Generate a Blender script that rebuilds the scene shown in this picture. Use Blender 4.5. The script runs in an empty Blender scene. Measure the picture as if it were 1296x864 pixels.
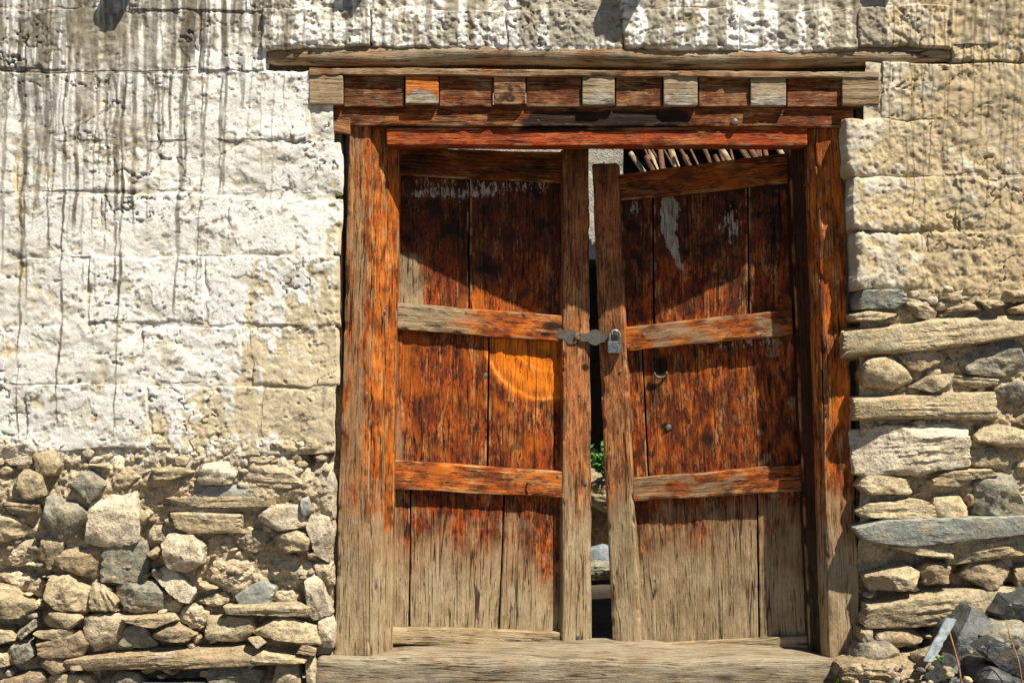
import bpy, bmesh, math, random
import numpy as np
from mathutils import Vector

random.seed(7)
rng = np.random.default_rng(11)
sc = bpy.context.scene

# ------------------------------------------------------------------ camera
S = 0.0027          # metres per photo pixel on the wall plane
D = 4.6             # camera distance to the wall plane
CZ = 1.22           # camera height
cam_d = bpy.data.cameras.new('camera')
cam = bpy.data.objects.new('camera', cam_d)
sc.collection.objects.link(cam)
cam.location = (0, -D, CZ)
cam.rotation_euler = (math.radians(90), 0, 0)
cam_d.sensor_width = 36
cam_d.lens = 36 * D / (1296 * S)
cam_d.clip_end = 500
sc.camera = cam

# ------------------------------------------------------------------ sky, sun, exposure
SUNV = Vector((1.0, -1.0, 2.2))          # towards the sun
w = bpy.data.worlds.new('World'); sc.world = w; w.use_nodes = True
nt = w.node_tree
sky = nt.nodes.new('ShaderNodeTexSky'); sky.sky_type = 'NISHITA'; sky.sun_disc = False
sky.sun_elevation = math.atan2(SUNV.z, math.hypot(SUNV.x, SUNV.y))
sky.sun_rotation = math.atan2(SUNV.x, SUNV.y)
sky.altitude = 3500
bg = nt.nodes['Background']; bg.inputs['Strength'].default_value = 0.05
nt.links.new(sky.outputs[0], bg.inputs[0])
sd = bpy.data.lights.new('sun', 'SUN'); sd.energy = 5.0; sd.angle = math.radians(0.55); sd.color = (1.0, 0.925, 0.79)
so = bpy.data.objects.new('sun', sd); sc.collection.objects.link(so)
so.rotation_euler = SUNV.to_track_quat('Z', 'Y').to_euler()
so.location = (3, -6, 8)
sc.view_settings.view_transform = 'Standard'
sc.view_settings.look = 'None'
sc.view_settings.gamma = 1
sc.view_settings.use_curve_mapping = False
sc.view_settings.exposure = 0.9

# ------------------------------------------------------------------ noise (numpy)
_p = rng.permutation(256); PERM = np.concatenate([_p, _p, _p]).astype(np.int32)
_g = rng.normal(size=(256, 3)); _g = _g / np.linalg.norm(_g, axis=1)[:, None]
GX, GY, GZ = [np.ascontiguousarray(_g[:, i]).astype(np.float32) for i in range(3)]
def pn(x, y, z):
    x, y, z = np.broadcast_arrays(np.asarray(x, np.float32), np.asarray(y, np.float32), np.asarray(z, np.float32))
    xi = np.floor(x).astype(np.int32); yi = np.floor(y).astype(np.int32); zi = np.floor(z).astype(np.int32)
    fx, fy, fz = x - xi, y - yi, z - zi
    u = fx*fx*fx*(fx*(fx*6-15)+10); v = fy*fy*fy*(fy*(fy*6-15)+10); t = fz*fz*fz*(fz*(fz*6-15)+10)
    xi &= 255; yi &= 255; zi &= 255
    def gd(i, j, k):
        h = PERM.take(PERM.take(PERM.take(xi + i) + (yi + j)) + (zi + k))
        return GX.take(h)*(fx-i) + GY.take(h)*(fy-j) + GZ.take(h)*(fz-k)
    a = gd(0,0,0); b = gd(1,0,0); c = gd(0,1,0); d = gd(1,1,0)
    e = gd(0,0,1); f = gd(1,0,1); g_ = gd(0,1,1); h_ = gd(1,1,1)
    x0 = a + u*(b-a); x1 = c + u*(d-c); x2 = e + u*(f-e); x3 = g_ + u*(h_-g_)
    y0 = x0 + v*(x1-x0); y1 = x2 + v*(x3-x2)
    return (y0 + t*(y1-y0)) * 1.5
def fbm(x, y, z, oct=4, gain=0.5):
    s = 0; a = 1.0; f = 1.0; n = 0
    for i in range(oct):
        s = s + a*pn(x*f + 17.3*i, y*f + 5.1*i, z*f + 9.7*i); n += a; a *= gain; f *= 2.03
    return s / n
def ss(a, b, x):
    t = np.clip((x - a) / (b - a), 0, 1); return t*t*(3-2*t)
def mixc(c, col, f):
    return c*(1-f[:, None]) + np.asarray(col)[None, :]*f[:, None]

# ------------------------------------------------------------------ pixel of the photograph -> point at a depth
def P(px, py, y=0.0):
    k = S*(D+y)/D
    return Vector(((px-648)*k, y, CZ + (432-py)*k))
def px_of(X, Y, Z):
    k = S*(D+Y)/D
    return X/k + 648, 432 - (Z-CZ)/k

# ------------------------------------------------------------------ object helpers
C = sc.collection
def tag(o, label=None, cat=None, group=None, kind=None):
    if label: o['label'] = label
    if cat: o['category'] = cat
    if group: o['group'] = group
    if kind: o['kind'] = kind
    return o
def empty(name, loc, label, cat, group=None):
    o = bpy.data.objects.new(name, None); C.objects.link(o); o.location = loc
    o.empty_display_size = 0.1
    return tag(o, label, cat, group)
def mesh_obj(name, verts, faces, mat, parent=None, smooth=True, col=None, g=None, mask=None, sharp=0):
    verts = np.asarray(verts, float)
    me = bpy.data.meshes.new(name)
    nv = len(verts)
    origin = np.zeros(3)
    if parent is None:
        origin = np.array([(verts[:,0].min()+verts[:,0].max())/2, (verts[:,1].min()+verts[:,1].max())/2, verts[:,2].min()])
    else:
        origin = np.array(ROOT(parent))
    me.from_pydata((verts-origin).tolist(), [], faces if isinstance(faces, list) else faces.tolist())
    if smooth: me.polygons.foreach_set('use_smooth', np.ones(len(me.polygons), bool))
    if sharp: me.set_sharp_from_angle(angle=math.radians(sharp))
    if col is not None:
        a = me.attributes.new('col', 'FLOAT_COLOR', 'POINT')
        a.data.foreach_set('color', np.concatenate([np.clip(col, 0, 1), np.ones((nv, 1))], 1).astype(np.float32).ravel())
    if g is not None:
        a = me.attributes.new('g', 'FLOAT_VECTOR', 'POINT'); a.data.foreach_set('vector', np.asarray(g, np.float32).ravel())
    if mask is not None:
        a = me.attributes.new('mask', 'FLOAT_COLOR', 'POINT'); a.data.foreach_set('color', np.clip(mask, 0, 1).astype(np.float32).ravel())
    me.update()
    me.materials.append(mat)
    o = bpy.data.objects.new(name, me); C.objects.link(o)
    if parent is not None: o.parent = parent
    else: o.location = origin
    return o
def ROOT(o):
    loc = Vector((0, 0, 0))
    while o is not None:
        loc += o.location; o = o.parent
    return loc

# ------------------------------------------------------------------ materials
def newmat(name):
    m = bpy.data.materials.new(name); m.use_nodes = True
    return m, m.node_tree, m.node_tree.nodes['Principled BSDF']
def node(t, typ, **kw):
    n = t.nodes.new(typ)
    for k, v in kw.items(): setattr(n, k, v)
    return n
def ramp(t, src, stops):
    r = node(t, 'ShaderNodeValToRGB'); t.links.new(src, r.inputs[0])
    el = r.color_ramp.elements
    while len(el) < len(stops): el.new(0.5)
    for e, (p, c) in zip(el, stops):
        e.position = p; e.color = (c, c, c, 1) if not isinstance(c, tuple) else c + (1,)
    return r.outputs[0]
def mathn(t, op, a, b=None):
    n = node(t, 'ShaderNodeMath', operation=op)
    for i, v in enumerate((a, b)):
        if v is None: continue
        if isinstance(v, (int, float)): n.inputs[i].default_value = v
        else: t.links.new(v, n.inputs[i])
    return n.outputs[0]
def mixn(t, f, a, b, mode='MIX'):
    n = node(t, 'ShaderNodeMix', data_type='RGBA', blend_type=mode)
    for i, v in ((0, f), (6, a), (7, b)):
        if isinstance(v, (int, float)): n.inputs[i].default_value = v
        elif isinstance(v, tuple): n.inputs[i].default_value = v + (1,)
        else: t.links.new(v, n.inputs[i])
    return n.outputs[2]
def noise(t, vec, scale, detail=4, rough=0.55, dist=0.0):
    n = node(t, 'ShaderNodeTexNoise'); n.inputs['Scale'].default_value = scale
    n.inputs['Detail'].default_value = detail; n.inputs['Roughness'].default_value = rough; n.inputs['Distortion'].default_value = dist
    t.links.new(vec, n.inputs['Vector']); return n.outputs[0]
def bump(t, bsdf, h, dist, strength=1.0, prev=None):
    b = node(t, 'ShaderNodeBump'); b.inputs['Distance'].default_value = dist; b.inputs['Strength'].default_value = strength
    t.links.new(h, b.inputs['Height'])
    if prev is not None: t.links.new(prev, b.inputs['Normal'])
    t.links.new(b.outputs[0], bsdf.inputs['Normal']); return b.outputs[0]

def earth_mat(name, fine=0.0025, sc1=110, grain=0.28, rough=0.95, spec=0.15, pits=0.0, mottle=0.0):
    """mineral surface whose regional colour is the 'col' attribute"""
    m, t, b = newmat(name)
    a = node(t, 'ShaderNodeAttribute', attribute_name='col')
    geo = node(t, 'ShaderNodeNewGeometry'); pos = geo.outputs['Position']
    n1 = noise(t, pos, sc1, 5, 0.68); n2 = noise(t, pos, sc1*0.23, 5, 0.65)
    f = mathn(t, 'ADD', mathn(t, 'MULTIPLY', n1, 0.6), mathn(t, 'MULTIPLY', n2, 0.4))
    f = ramp(t, f, [(0.32, 1.0-grain*1.6), (0.5, 1.0), (0.72, 1.0+grain*0.5)])
    c = mixn(t, 1.0, a.outputs['Color'], f, 'MULTIPLY')
    if mottle:
        n3 = noise(t, pos, sc1*0.42, 6, 0.72, 0.6); n4 = noise(t, pos, sc1*0.12, 4, 0.6)
        c = mixn(t, mathn(t, 'MULTIPLY', ramp(t, n3, [(0.38, 1.0), (0.49, 0.0)]), mottle), c, (0.10, 0.088, 0.062))
        c = mixn(t, mathn(t, 'MULTIPLY', ramp(t, n3, [(0.54, 0.0), (0.66, 1.0)]), mottle*0.8), c, (0.58, 0.50, 0.36))
        c = mixn(t, mathn(t, 'MULTIPLY', ramp(t, n4, [(0.54, 0.0), (0.66, 1.0)]), mottle*0.5), c, (0.40, 0.26, 0.12))
    t.links.new(c, b.inputs['Base Color'])
    b.inputs['Roughness'].default_value = rough; b.inputs['Specular IOR Level'].default_value = spec
    nb = bump(t, b, n1, fine*2.2, 0.8)
    nb = bump(t, b, n2, fine*5.0, 0.8, nb)
    if pits:
        v = node(t, 'ShaderNodeTexVoronoi'); v.inputs['Scale'].default_value = 70; t.links.new(pos, v.inputs['Vector'])
        bump(t, b, ramp(t, v.outputs['Distance'], [(0.05, 0.0), (0.40, 1.0)]), 0.003, pits, nb)
    return m
M_plaster = earth_mat('whitewashed_mud', 0.0009, 140, 0.20)
M_mortar = earth_mat('mud_mortar', 0.0035, 95, 0.40, pits=0.8, mottle=0.35)
M_stone = earth_mat('fieldstone', 0.0024, 120, 0.40, 0.85, 0.25, mottle=0.55)
M_slate = earth_mat('slate', 0.0018, 90, 0.35, 0.55, 0.5, mottle=0.25)
M_wet = earth_mat('dark_slate', 0.0028, 70, 0.45, 0.42, 0.5)
M_soil = earth_mat('soil', 0.004, 60, 0.4)

def wood_mat(name, base=(0.60, 0.155, 0.019), deep=(0.20, 0.030, 0.005), pale=(0.76, 0.36, 0.10),
             grey=(0.40, 0.305, 0.18), dark=(0.012, 0.008, 0.005), grime=0.66, rough=0.62):
    """old oiled wood. g = grain coordinates; mask R weathered, G polished orange, B chalky flakes, A dark grime and painted shade"""
    m, t, b = newmat(name)
    g = node(t, 'ShaderNodeAttribute', attribute_name='g').outputs['Vector']
    mk = node(t, 'ShaderNodeAttribute', attribute_name='mask')
    sep = node(t, 'ShaderNodeSeparateColor'); t.links.new(mk.outputs['Color'], sep.inputs[0])
    R, G, B, A = sep.outputs[0], sep.outputs[1], sep.outputs[2], mk.outputs['Alpha']
    def stretch(sx, sy, sz):
        mp = node(t, 'ShaderNodeMapping'); mp.inputs['Scale'].default_value = (sx, sy, sz); t.links.new(g, mp.inputs['Vector']); return mp.outputs[0]
    st1 = stretch(1, 14, 14); st2 = stretch(1, 4, 4)
    fib = noise(t, st1, 9, 6, 0.7, 0.6)             # fibres
    band = noise(t, st2, 5, 4, 0.6, 1.2)            # broad bands
    blot = noise(t, stretch(1, 1.9, 1.9), 8, 6, 0.65)                  # blotches of old paint
    blot2 = noise(t, stretch(1, 3.4, 3.4), 17, 6, 0.74)
    speck = noise(t, stretch(1, 2.8, 2.8), 55, 5, 0.68)
    c = mixn(t, ramp(t, fib, [(0.30, 0.0), (0.68, 1.0)]), deep, base)
    c = mixn(t, ramp(t, band, [(0.48, 0.0), (0.70, 0.8)]), c, pale)
    pf2 = ramp(t, blot, [(0.43, 0.9), (0.55, 0.0)])
    c = mixn(t, mathn(t, 'MULTIPLY', pf2, grime), c, (0.075, 0.020, 0.008))
    pf = mathn(t, 'MULTIPLY', ramp(t, blot2, [(0.43, 1.0), (0.50, 0.0)]), grime)
    c = mixn(t, pf, c, (0.035, 0.013, 0.007))
    pf3 = mathn(t, 'MULTIPLY', ramp(t, speck, [(0.36, 1.0), (0.45, 0.0)]), grime)
    c = mixn(t, pf3, c, (0.022, 0.012, 0.008))
    # polished orange wear
    pol = mixn(t, ramp(t, fib, [(0.3, 0.0), (0.7, 1.0)]), (0.62, 0.125, 0.004), (0.93, 0.29, 0.012))
    pol = mixn(t, ramp(t, blot2, [(0.36, 0.7), (0.50, 0.0)]), pol, (0.44, 0.085, 0.006))
    c = mixn(t, ramp(t, G, [(0.0, 0.0), (0.8, 1.0)]), c, pol)
    c = mixn(t, ramp(t, G, [(0.80, 0.0), (1.0, 0.8)]), c, mixn(t, ramp(t, speck, [(0.40, 0.0), (0.58, 1.0)]), (0.70, 0.25, 0.04), (0.90, 0.50, 0.17)))
    # weathered grey wood with its own fibres, dulled by dust
    gw = mixn(t, ramp(t, fib, [(0.25, 0.0), (0.62, 1.0)]), (grey[0]*0.76, grey[1]*0.74, grey[2]*0.70), grey)
    gw = mixn(t, ramp(t, blot, [(0.36, 0.75), (0.56, 0.0)]), gw, (0.20, 0.13, 0.065))
    gw = mixn(t, ramp(t, blot2, [(0.54, 0.0), (0.68, 0.6)]), gw, (grey[0]*1.2, grey[1]*1.22, grey[2]*1.25))
    gw = mixn(t, ramp(t, speck, [(0.33, 0.75), (0.42, 0.0)]), gw, (0.07, 0.042, 0.022))
    # small grey scuffs everywhere the paint is gone
    c = mixn(t, ramp(t, mathn(t, 'ADD', mathn(t, 'MULTIPLY', speck, 0.5), mathn(t, 'MULTIPLY', band, 0.5)), [(0.54, 0.0), (0.63, 0.42)]), c, gw)
    rf = mathn(t, 'ADD', mathn(t, 'MULTIPLY', R, 1.7), mathn(t, 'SUBTRACT', mathn(t, 'ADD', mathn(t, 'MULTIPLY', fib, 0.35), mathn(t, 'MULTIPLY', blot2, 0.55)), 0.78))
    rf = ramp(t, rf, [(0.12, 0.0), (1.1, 1.0)])
    c = mixn(t, ramp(t, rf, [(0.02, 0.0), (0.45, 0.7)]), c, mixn(t, ramp(t, fib, [(0.3, 0.0), (0.65, 1.0)]), (0.15, 0.065, 0.024), (0.36, 0.19, 0.08)))
    c = mixn(t, rf, c, gw)
    # grime and painted shade
    df = mathn(t, 'ADD', A, mathn(t, 'SUBTRACT', mathn(t, 'MULTIPLY', blot2, 1.1), 0.55))
    c = mixn(t, mathn(t, 'MULTIPLY', ramp(t, df, [(0.25, 0.0), (0.8, 1.0)]), 0.92), c, dark)
    # chalky flakes
    bf = ramp(t, mathn(t, 'ADD', B, mathn(t, 'ADD', mathn(t, 'SUBTRACT', mathn(t, 'MULTIPLY', speck, 1.6), 0.8), mathn(t, 'SUBTRACT', mathn(t, 'MULTIPLY', blot2, 2.4), 1.2))), [(0.46, 0.0), (0.60, 1.0)])
    c = mixn(t, mathn(t, 'MULTIPLY', bf, 0.85), c, mixn(t, ramp(t, blot2, [(0.4, 0.0), (0.6, 1.0)]), (0.22, 0.19, 0.14), (0.46, 0.43, 0.36)))
    # hairline cracks along the grain
    cr = noise(t, stretch(0.55, 22, 22), 4.2, 3, 0.5, 0.35)
    crk = ramp(t, mathn(t, 'ABSOLUTE', mathn(t, 'SUBTRACT', cr, 0.5)), [(0.0, 1.0), (0.018, 0.0)])
    crk = mathn(t, 'MULTIPLY', crk, ramp(t, band, [(0.44, 0.0), (0.56, 1.0)]))
    cr2 = noise(t, stretch(0.30, 9, 9), 3.1, 2, 0.45, 0.25)
    crk2 = ramp(t, mathn(t, 'ABSOLUTE', mathn(t, 'SUBTRACT', cr2, 0.47)), [(0.003, 1.0), (0.012, 0.0)])
    crk2 = mathn(t, 'MULTIPLY', crk2, ramp(t, noise(t, stretch(1, 3, 3), 3.7, 2), [(0.53, 0.0), (0.58, 1.0)]))
    crk = mathn(t, 'MAXIMUM', crk, crk2)
    c = mixn(t, mathn(t, 'MULTIPLY', crk, 0.9), c, (0.016, 0.009, 0.006))
    t.links.new(c, b.inputs['Base Color'])
    b.inputs['Roughness'].default_value = rough; b.inputs['Specular IOR Level'].default_value = 0.16
    n1 = bump(t, b, fib, 0.006, 0.7)
    n1 = bump(t, b, speck, 0.003, 0.5, n1)
    n2 = bump(t, b, blot2, 0.004, 0.5, n1)
    bump(t, b, mathn(t, 'SUBTRACT', 1.0, crk), 0.006, 1.0, n2)
    return m
M_wood = wood_mat('worn_red_wood')
M_panel = wood_mat('door_panel_wood', base=(0.47, 0.092, 0.011), deep=(0.13, 0.017, 0.004), pale=(0.68, 0.25, 0.05), grime=0.88)
M_lintel = wood_mat('lintel_wood', base=(0.33, 0.085, 0.015), deep=(0.07, 0.016, 0.005), pale=(0.46, 0.19, 0.05), grime=0.6)
M_sill = wood_mat('threshold_wood', grey=(0.31, 0.265, 0.185), grime=0.5)
M_redbeam = wood_mat('red_beam_wood', base=(0.50, 0.085, 0.012), deep=(0.20, 0.022, 0.004), pale=(0.60, 0.16, 0.025), grime=0.4)
M_log = wood_mat('log_wood', base=(0.42, 0.15, 0.035), deep=(0.17, 0.04, 0.010), pale=(0.52, 0.27, 0.09), grey=(0.38, 0.31, 0.20), grime=0.5)

m, t, b = newmat('dull_iron'); M_iron = m
geo = node(t, 'ShaderNodeNewGeometry')
n1 = noise(t, geo.outputs['Position'], 160, 4)
t.links.new(mixn(t, ramp(t, n1, [(0.42, 0.0), (0.62, 1.0)]), (0.115, 0.115, 0.105), (0.10, 0.065, 0.04)), b.inputs['Base Color'])
b.inputs['Metallic'].default_value = 0.35; b.inputs['Roughness'].default_value = 0.55
bump(t, b, n1, 0.001, 0.5)
m, t, b = newmat('padlock_steel'); M_steel = m
geo = node(t, 'ShaderNodeNewGeometry')
n1 = noise(t, geo.outputs['Position'], 220, 3)
t.links.new(mixn(t, ramp(t, n1, [(0.4, 0.0), (0.6, 1.0)]), (0.13, 0.13, 0.125), (0.33, 0.35, 0.35)), b.inputs['Base Color'])
b.inputs['Metallic'].default_value = 0.6; b.inputs['Roughness'].default_value = 0.42
def plain(name, c1, c2, scale=40, rough=0.8, sss=False):
    m, t, b = newmat(name); geo = node(t, 'ShaderNodeNewGeometry')
    n1 = noise(t, geo.outputs['Position'], scale, 4)
    t.links.new(mixn(t, ramp(t, n1, [(0.35, 0.0), (0.65, 1.0)]), c1, c2), b.inputs['Base Color'])
    b.inputs['Roughness'].default_value = rough
    bump(t, b, n1, 0.002, 0.5)
    return m
M_leaf = plain('green_leaf', (0.03, 0.13, 0.015), (0.08, 0.26, 0.03), 25, 0.5)
M_stalk = plain('dry_stalk', (0.22, 0.09, 0.03), (0.36, 0.18, 0.07), 60)
M_bleach = plain('bleached_wood', (0.12, 0.145, 0.155), (0.27, 0.31, 0.33), 45, 0.7)
M_dryleaf = plain('dry_pole', (0.16, 0.11, 0.06), (0.36, 0.28, 0.17), 30)
M_darkpole = plain('dark_pole', (0.05, 0.025, 0.012), (0.16, 0.06, 0.02), 30)
M_shade = plain('painted_shade', (0.012, 0.010, 0.008), (0.02, 0.016, 0.012), 20)  # near-black stand-in for the shade inside the yard recess

# ================================================================== STRUCTURE: ground
def grid(nx, ny):
    i = np.arange(nx-1)[None, :] + nx*np.arange(ny-1)[:, None]
    i = i.ravel()
    return np.stack([i, i+1, i+nx+1, i+nx], 1)
def ground_sheet():
    xs = np.concatenate([np.linspace(-200, -4, 12), np.linspace(-3.8, 3.8, 90), np.linspace(4, 200, 12)])
    ys = np.concatenate([np.linspace(-200, -3.4, 12), np.linspace(-3.2, 5.6, 100), np.linspace(6, 200, 12)])
    X, Y = np.meshgrid(xs, ys); X = X.ravel(); Y = Y.ravel()
    Z = 0.035*fbm(X*1.3, Y*1.3, 0, 4) + 0.012*fbm(X*9, Y*9, 3, 3) - 0.02
    f = ss(-0.2, 0.4, fbm(X*2, Y*2, 7, 4))
    c = np.tile(np.array([[0.12, 0.095, 0.065]]), (len(X), 1)); c = mixc(c, (0.19, 0.155, 0.11), f)
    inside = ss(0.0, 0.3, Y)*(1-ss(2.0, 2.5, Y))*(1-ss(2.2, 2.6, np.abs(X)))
    c = mixc(c, (0.022, 0.017, 0.012), inside*0.95)      # floor inside the gate darkened, standing in for the wall's shadow
    tag(mesh_obj('ground', np.stack([X, Y, Z], 1), grid(len(xs), len(ys)), M_soil, col=c), kind='structure')
ground_sheet()

# ================================================================== THE HOUSE WALL
wall = empty('house_wall', (0, 0.2, 0), 'whitewashed mud brick wall on a base of rough fieldstones around the doorway', 'wall')
WY = -0.02
# --- core behind the facing
def box_mesh(boxes):
    V = []; F = []
    for (x0, x1, y0, y1, z0, z1) in boxes:
        n = len(V)
        V += [(x0,y0,z0),(x1,y0,z0),(x1,y1,z0),(x0,y1,z0),(x0,y0,z1),(x1,y0,z1),(x1,y1,z1),(x0,y1,z1)]
        F += [(n,n+3,n+2,n+1),(n+4,n+5,n+6,n+7),(n,n+1,n+5,n+4),(n+1,n+2,n+6,n+5),(n+2,n+3,n+7,n+6),(n+3,n,n+4,n+7)]
    return np.array(V, float), F
xl = P(440, 0).x - 0.005; xr = P(1066, 0).x + 0.03
cv, cf = box_mesh([(-3.4, xl-0.02, 0.05, 0.50, -0.3, 3.1), (xr+0.03, 3.4, 0.05, 0.50, -0.3, 3.1), (xl-0.018, xr+0.028, 0.05, 0.50, 2.16, 3.1)])
mesh_obj('wall_core', cv, cf, M_mortar, wall, smooth=False, col=np.tile([[0.20, 0.16, 0.11]], (len(cv), 1)))

# --- colour of the whitewash, in photo pixels (stains and drips have their own shapes)
STREAKS = [(30,250,4,1.0),(40,560,3.2,1.0),(54,300,3,0.8),(62,330,6,0.9),(90,545,3.6,1.0),(104,300,7,0.95),(112,230,9,0.8),(128,310,3,0.7),
           (143,330,4,0.9),(150,345,3,0.7),(163,560,3.4,1.0),(178,300,6,0.9),(186,250,5,0.8),(198,300,2.5,0.7),(240,235,4.5,1.0),(246,90,7,0.9),
           (262,375,2.6,0.8),(218,120,6,0.7),(205,250,3,0.7),(76,260,6,0.8),(15,210,4,0.7),(284,150,2.4,0.6),(320,210,2,0.5),(366,150,3,0.7),
           (330,230,2,0.5),(350,270,2,0.5),(386,120,3,0.5),(1150,285,2,0.8),(1158,200,1.8,0.7),(1180,240,2.6,0.8),(1190,265,2,0.7),(1217,190,2.6,0.9),
           (1233,175,4,1.0),(1226,100,6,0.8),(1270,340,3,0.7),(1276,250,4,0.6),(1140,265,2,0.7),(1245,60,5,0.7),(1128,190,2.4,0.8),(1165,300,2.4,0.7),(1172,330,2,0.6),(1203,220,3,0.8),(1210,310,2.2,0.8),(1240,260,2.6,0.8),(1252,300,3,0.9),(1260,180,4,0.8),(1285,330,3,0.8),(1290,200,4,0.8),(1115,150,3,0.6),(1198,130,4,0.8),(1176,110,4,0.7)]
_r = random.Random(3)
for i in range(130):
    u = _r.uniform(-260, 330) if i % 3 else _r.uniform(-10, 200); STREAKS.append((u, _r.choice([60, 90, 110, 150, 200, 260, 310]) * _r.uniform(0.6, 1.4), _r.uniform(1.5, 7), _r.uniform(0.45, 0.95)))
for i in range(18):
    u = _r.uniform(320, 1330); STREAKS.append((u, _r.uniform(20, 56), _r.uniform(2, 7), _r.uniform(0.4, 0.9)))
def scaled_off(u, v):
    return ss(0.11, 0.16, fbm(u/26, v/22, 95.5, 5, 0.62))
def crack_line(X, Z):
    return (1-ss(0.0, 0.014, np.abs(fbm(X*5, 11.3, Z*7, 4))))*ss(-0.05, 0.2, fbm(X*3, 2.1, Z*3, 2))
_lw = [None, None]
def lost_wash(u, v):
    key = (len(u), float(u[0]), float(v[0]), float(u[-1]), float(v[-1]))
    if _lw[0] != key: _lw[0] = key; _lw[1] = _lost_wash(u, v)
    return _lw[1]
def _lost_wash(u, v):
    n_big = fbm(u/120, v/120, 1.5, 4); n_med = fbm(u/38, v/38, 4.5, 5); n_fin = fbm(u/12, v/12, 8.5, 4)
    left = u < 600
    tb = np.where(left, 0.42*ss(190, 400, u)*ss(180, 470, v) + 0.25*ss(395, 440, u) + 0.42*ss(450, 580, v)*ss(20, 260, u) + 0.12, 0.78 - 0.34*(1-ss(1090, 1190, u)) + 0.1*ss(1200, 1290, u))
    tb = np.where((v < 62) & ~left, 0.35 + 0.4*ss(1080, 1200, u), tb)
    run = fbm(u/16, v/120, 33.5, 3)          # later runs of whitewash
    return ss(0.40, 0.66, tb + 0.42*n_med + 0.36*n_big + 0.42*n_fin - 0.55*np.where(left, 1, 0.4)*run), n_big, n_med, n_fin
def wall_colour(X, Z):
    u, v = px_of(X, np.zeros_like(X), Z)
    f, n_big, n_med, n_fin = lost_wash(u, v)
    white = np.array([0.75, 0.74, 0.69])
    rw = ss(1000, 1060, u)
    white = white[None, :]*(1-rw[:, None]) + np.array([[0.54, 0.485, 0.375]])*rw[:, None]
    c = white*(1 + 0.10*n_fin[:, None])
    c = mixc(c, (0.60, 0.59, 0.55), 0.6*ss(0.0, 0.35, n_big)*(1-0.6*rw))
    c = mixc(c, (0.50, 0.45, 0.35), scaled_off(u, v)*np.where(u < 600, 0.62, 0))
    c = mixc(c, (0.15, 0.125, 0.09), crack_line(X, Z)*0.75)
    tan = np.where((u > 700)[:, None], np.array([[0.46, 0.36, 0.205]]), np.array([[0.52, 0.43, 0.275]]))
    tan = tan * (1 + 0.25*n_med[:, None])
    c = c*(1-f[:, None]*0.93) + tan*f[:, None]*0.93
    # grey run-off under the eave
    gb = np.where(v < 62, np.where(u < 330, 0.46, 0.55), 0.0)
    gb = np.maximum(gb, (1-ss(20, 260, v))*(1-ss(190, 320, u))*0.36)
    gb = np.where((v < 62) & (u > 1120), 0.25, gb)
    vs = 1.25*fbm(u/13, v/190, 12.5, 4)
    g = ss(0.42, 0.58, gb + 0.75*vs + 0.3*n_med + 0.2*n_fin)
    c = mixc(c, (0.265, 0.235, 0.175), g*0.88)
    blot = ss(0.02, 0.30, fbm(u/45, v/60, 91.5, 5))*rw
    c = mixc(c, (0.29, 0.255, 0.185), blot*0.5)
    # drips
    st = np.zeros_like(u)
    for k, (su, ve, sw, a) in enumerate(STREAKS):
        near = np.nonzero((np.abs(u - su + 0.015*v) < 34 + sw) & (v < ve))[0]
        if len(near) == 0: continue
        un, vn = u[near], v[near]
        wig = 5*pn(vn/70, k*3.1, 0.5) + 1.6*pn(vn/17, k*1.7, 2.5) - 0.03*vn*(1 if k % 3 else -0.2)
        sw = sw*(0.55 if su > 1100 else 0.78)
        wd = sw*(0.75 + 0.6*pn(vn/40, k*2.3, 5.5)) * (1-0.45*ss(0.3*ve, ve, vn))
        d = np.abs(un - su - wig)
        st[near] = np.maximum(st[near], a*(1-ss(0.66, 1.05, d/np.maximum(wd, 1.0)))*(1-ss(ve-25, ve, vn))*(0.6+0.4*ss(-0.45, 0.05, pn(un/15, vn/26, 6.1+k))))
    c = mixc(c, (0.098, 0.085, 0.064), st*0.94)
    # specks of soot and lost whitewash
    sp = ss(0.20, 0.32, fbm(u/11, v/6, 21.5, 4))*ss(-0.15, 0.2, fbm(u/60, v/60, 27.5, 3))
    c = mixc(c, (0.17, 0.14, 0.095), sp*0.88)
    sp2 = ss(0.30, 0.38, fbm(u/5, v/4, 23.5, 3))*ss(-0.05, 0.25, fbm(u/90, v/70, 29.5, 3))
    c = mixc(c, (0.15, 0.125, 0.085), sp2*0.8)
    return c
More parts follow.
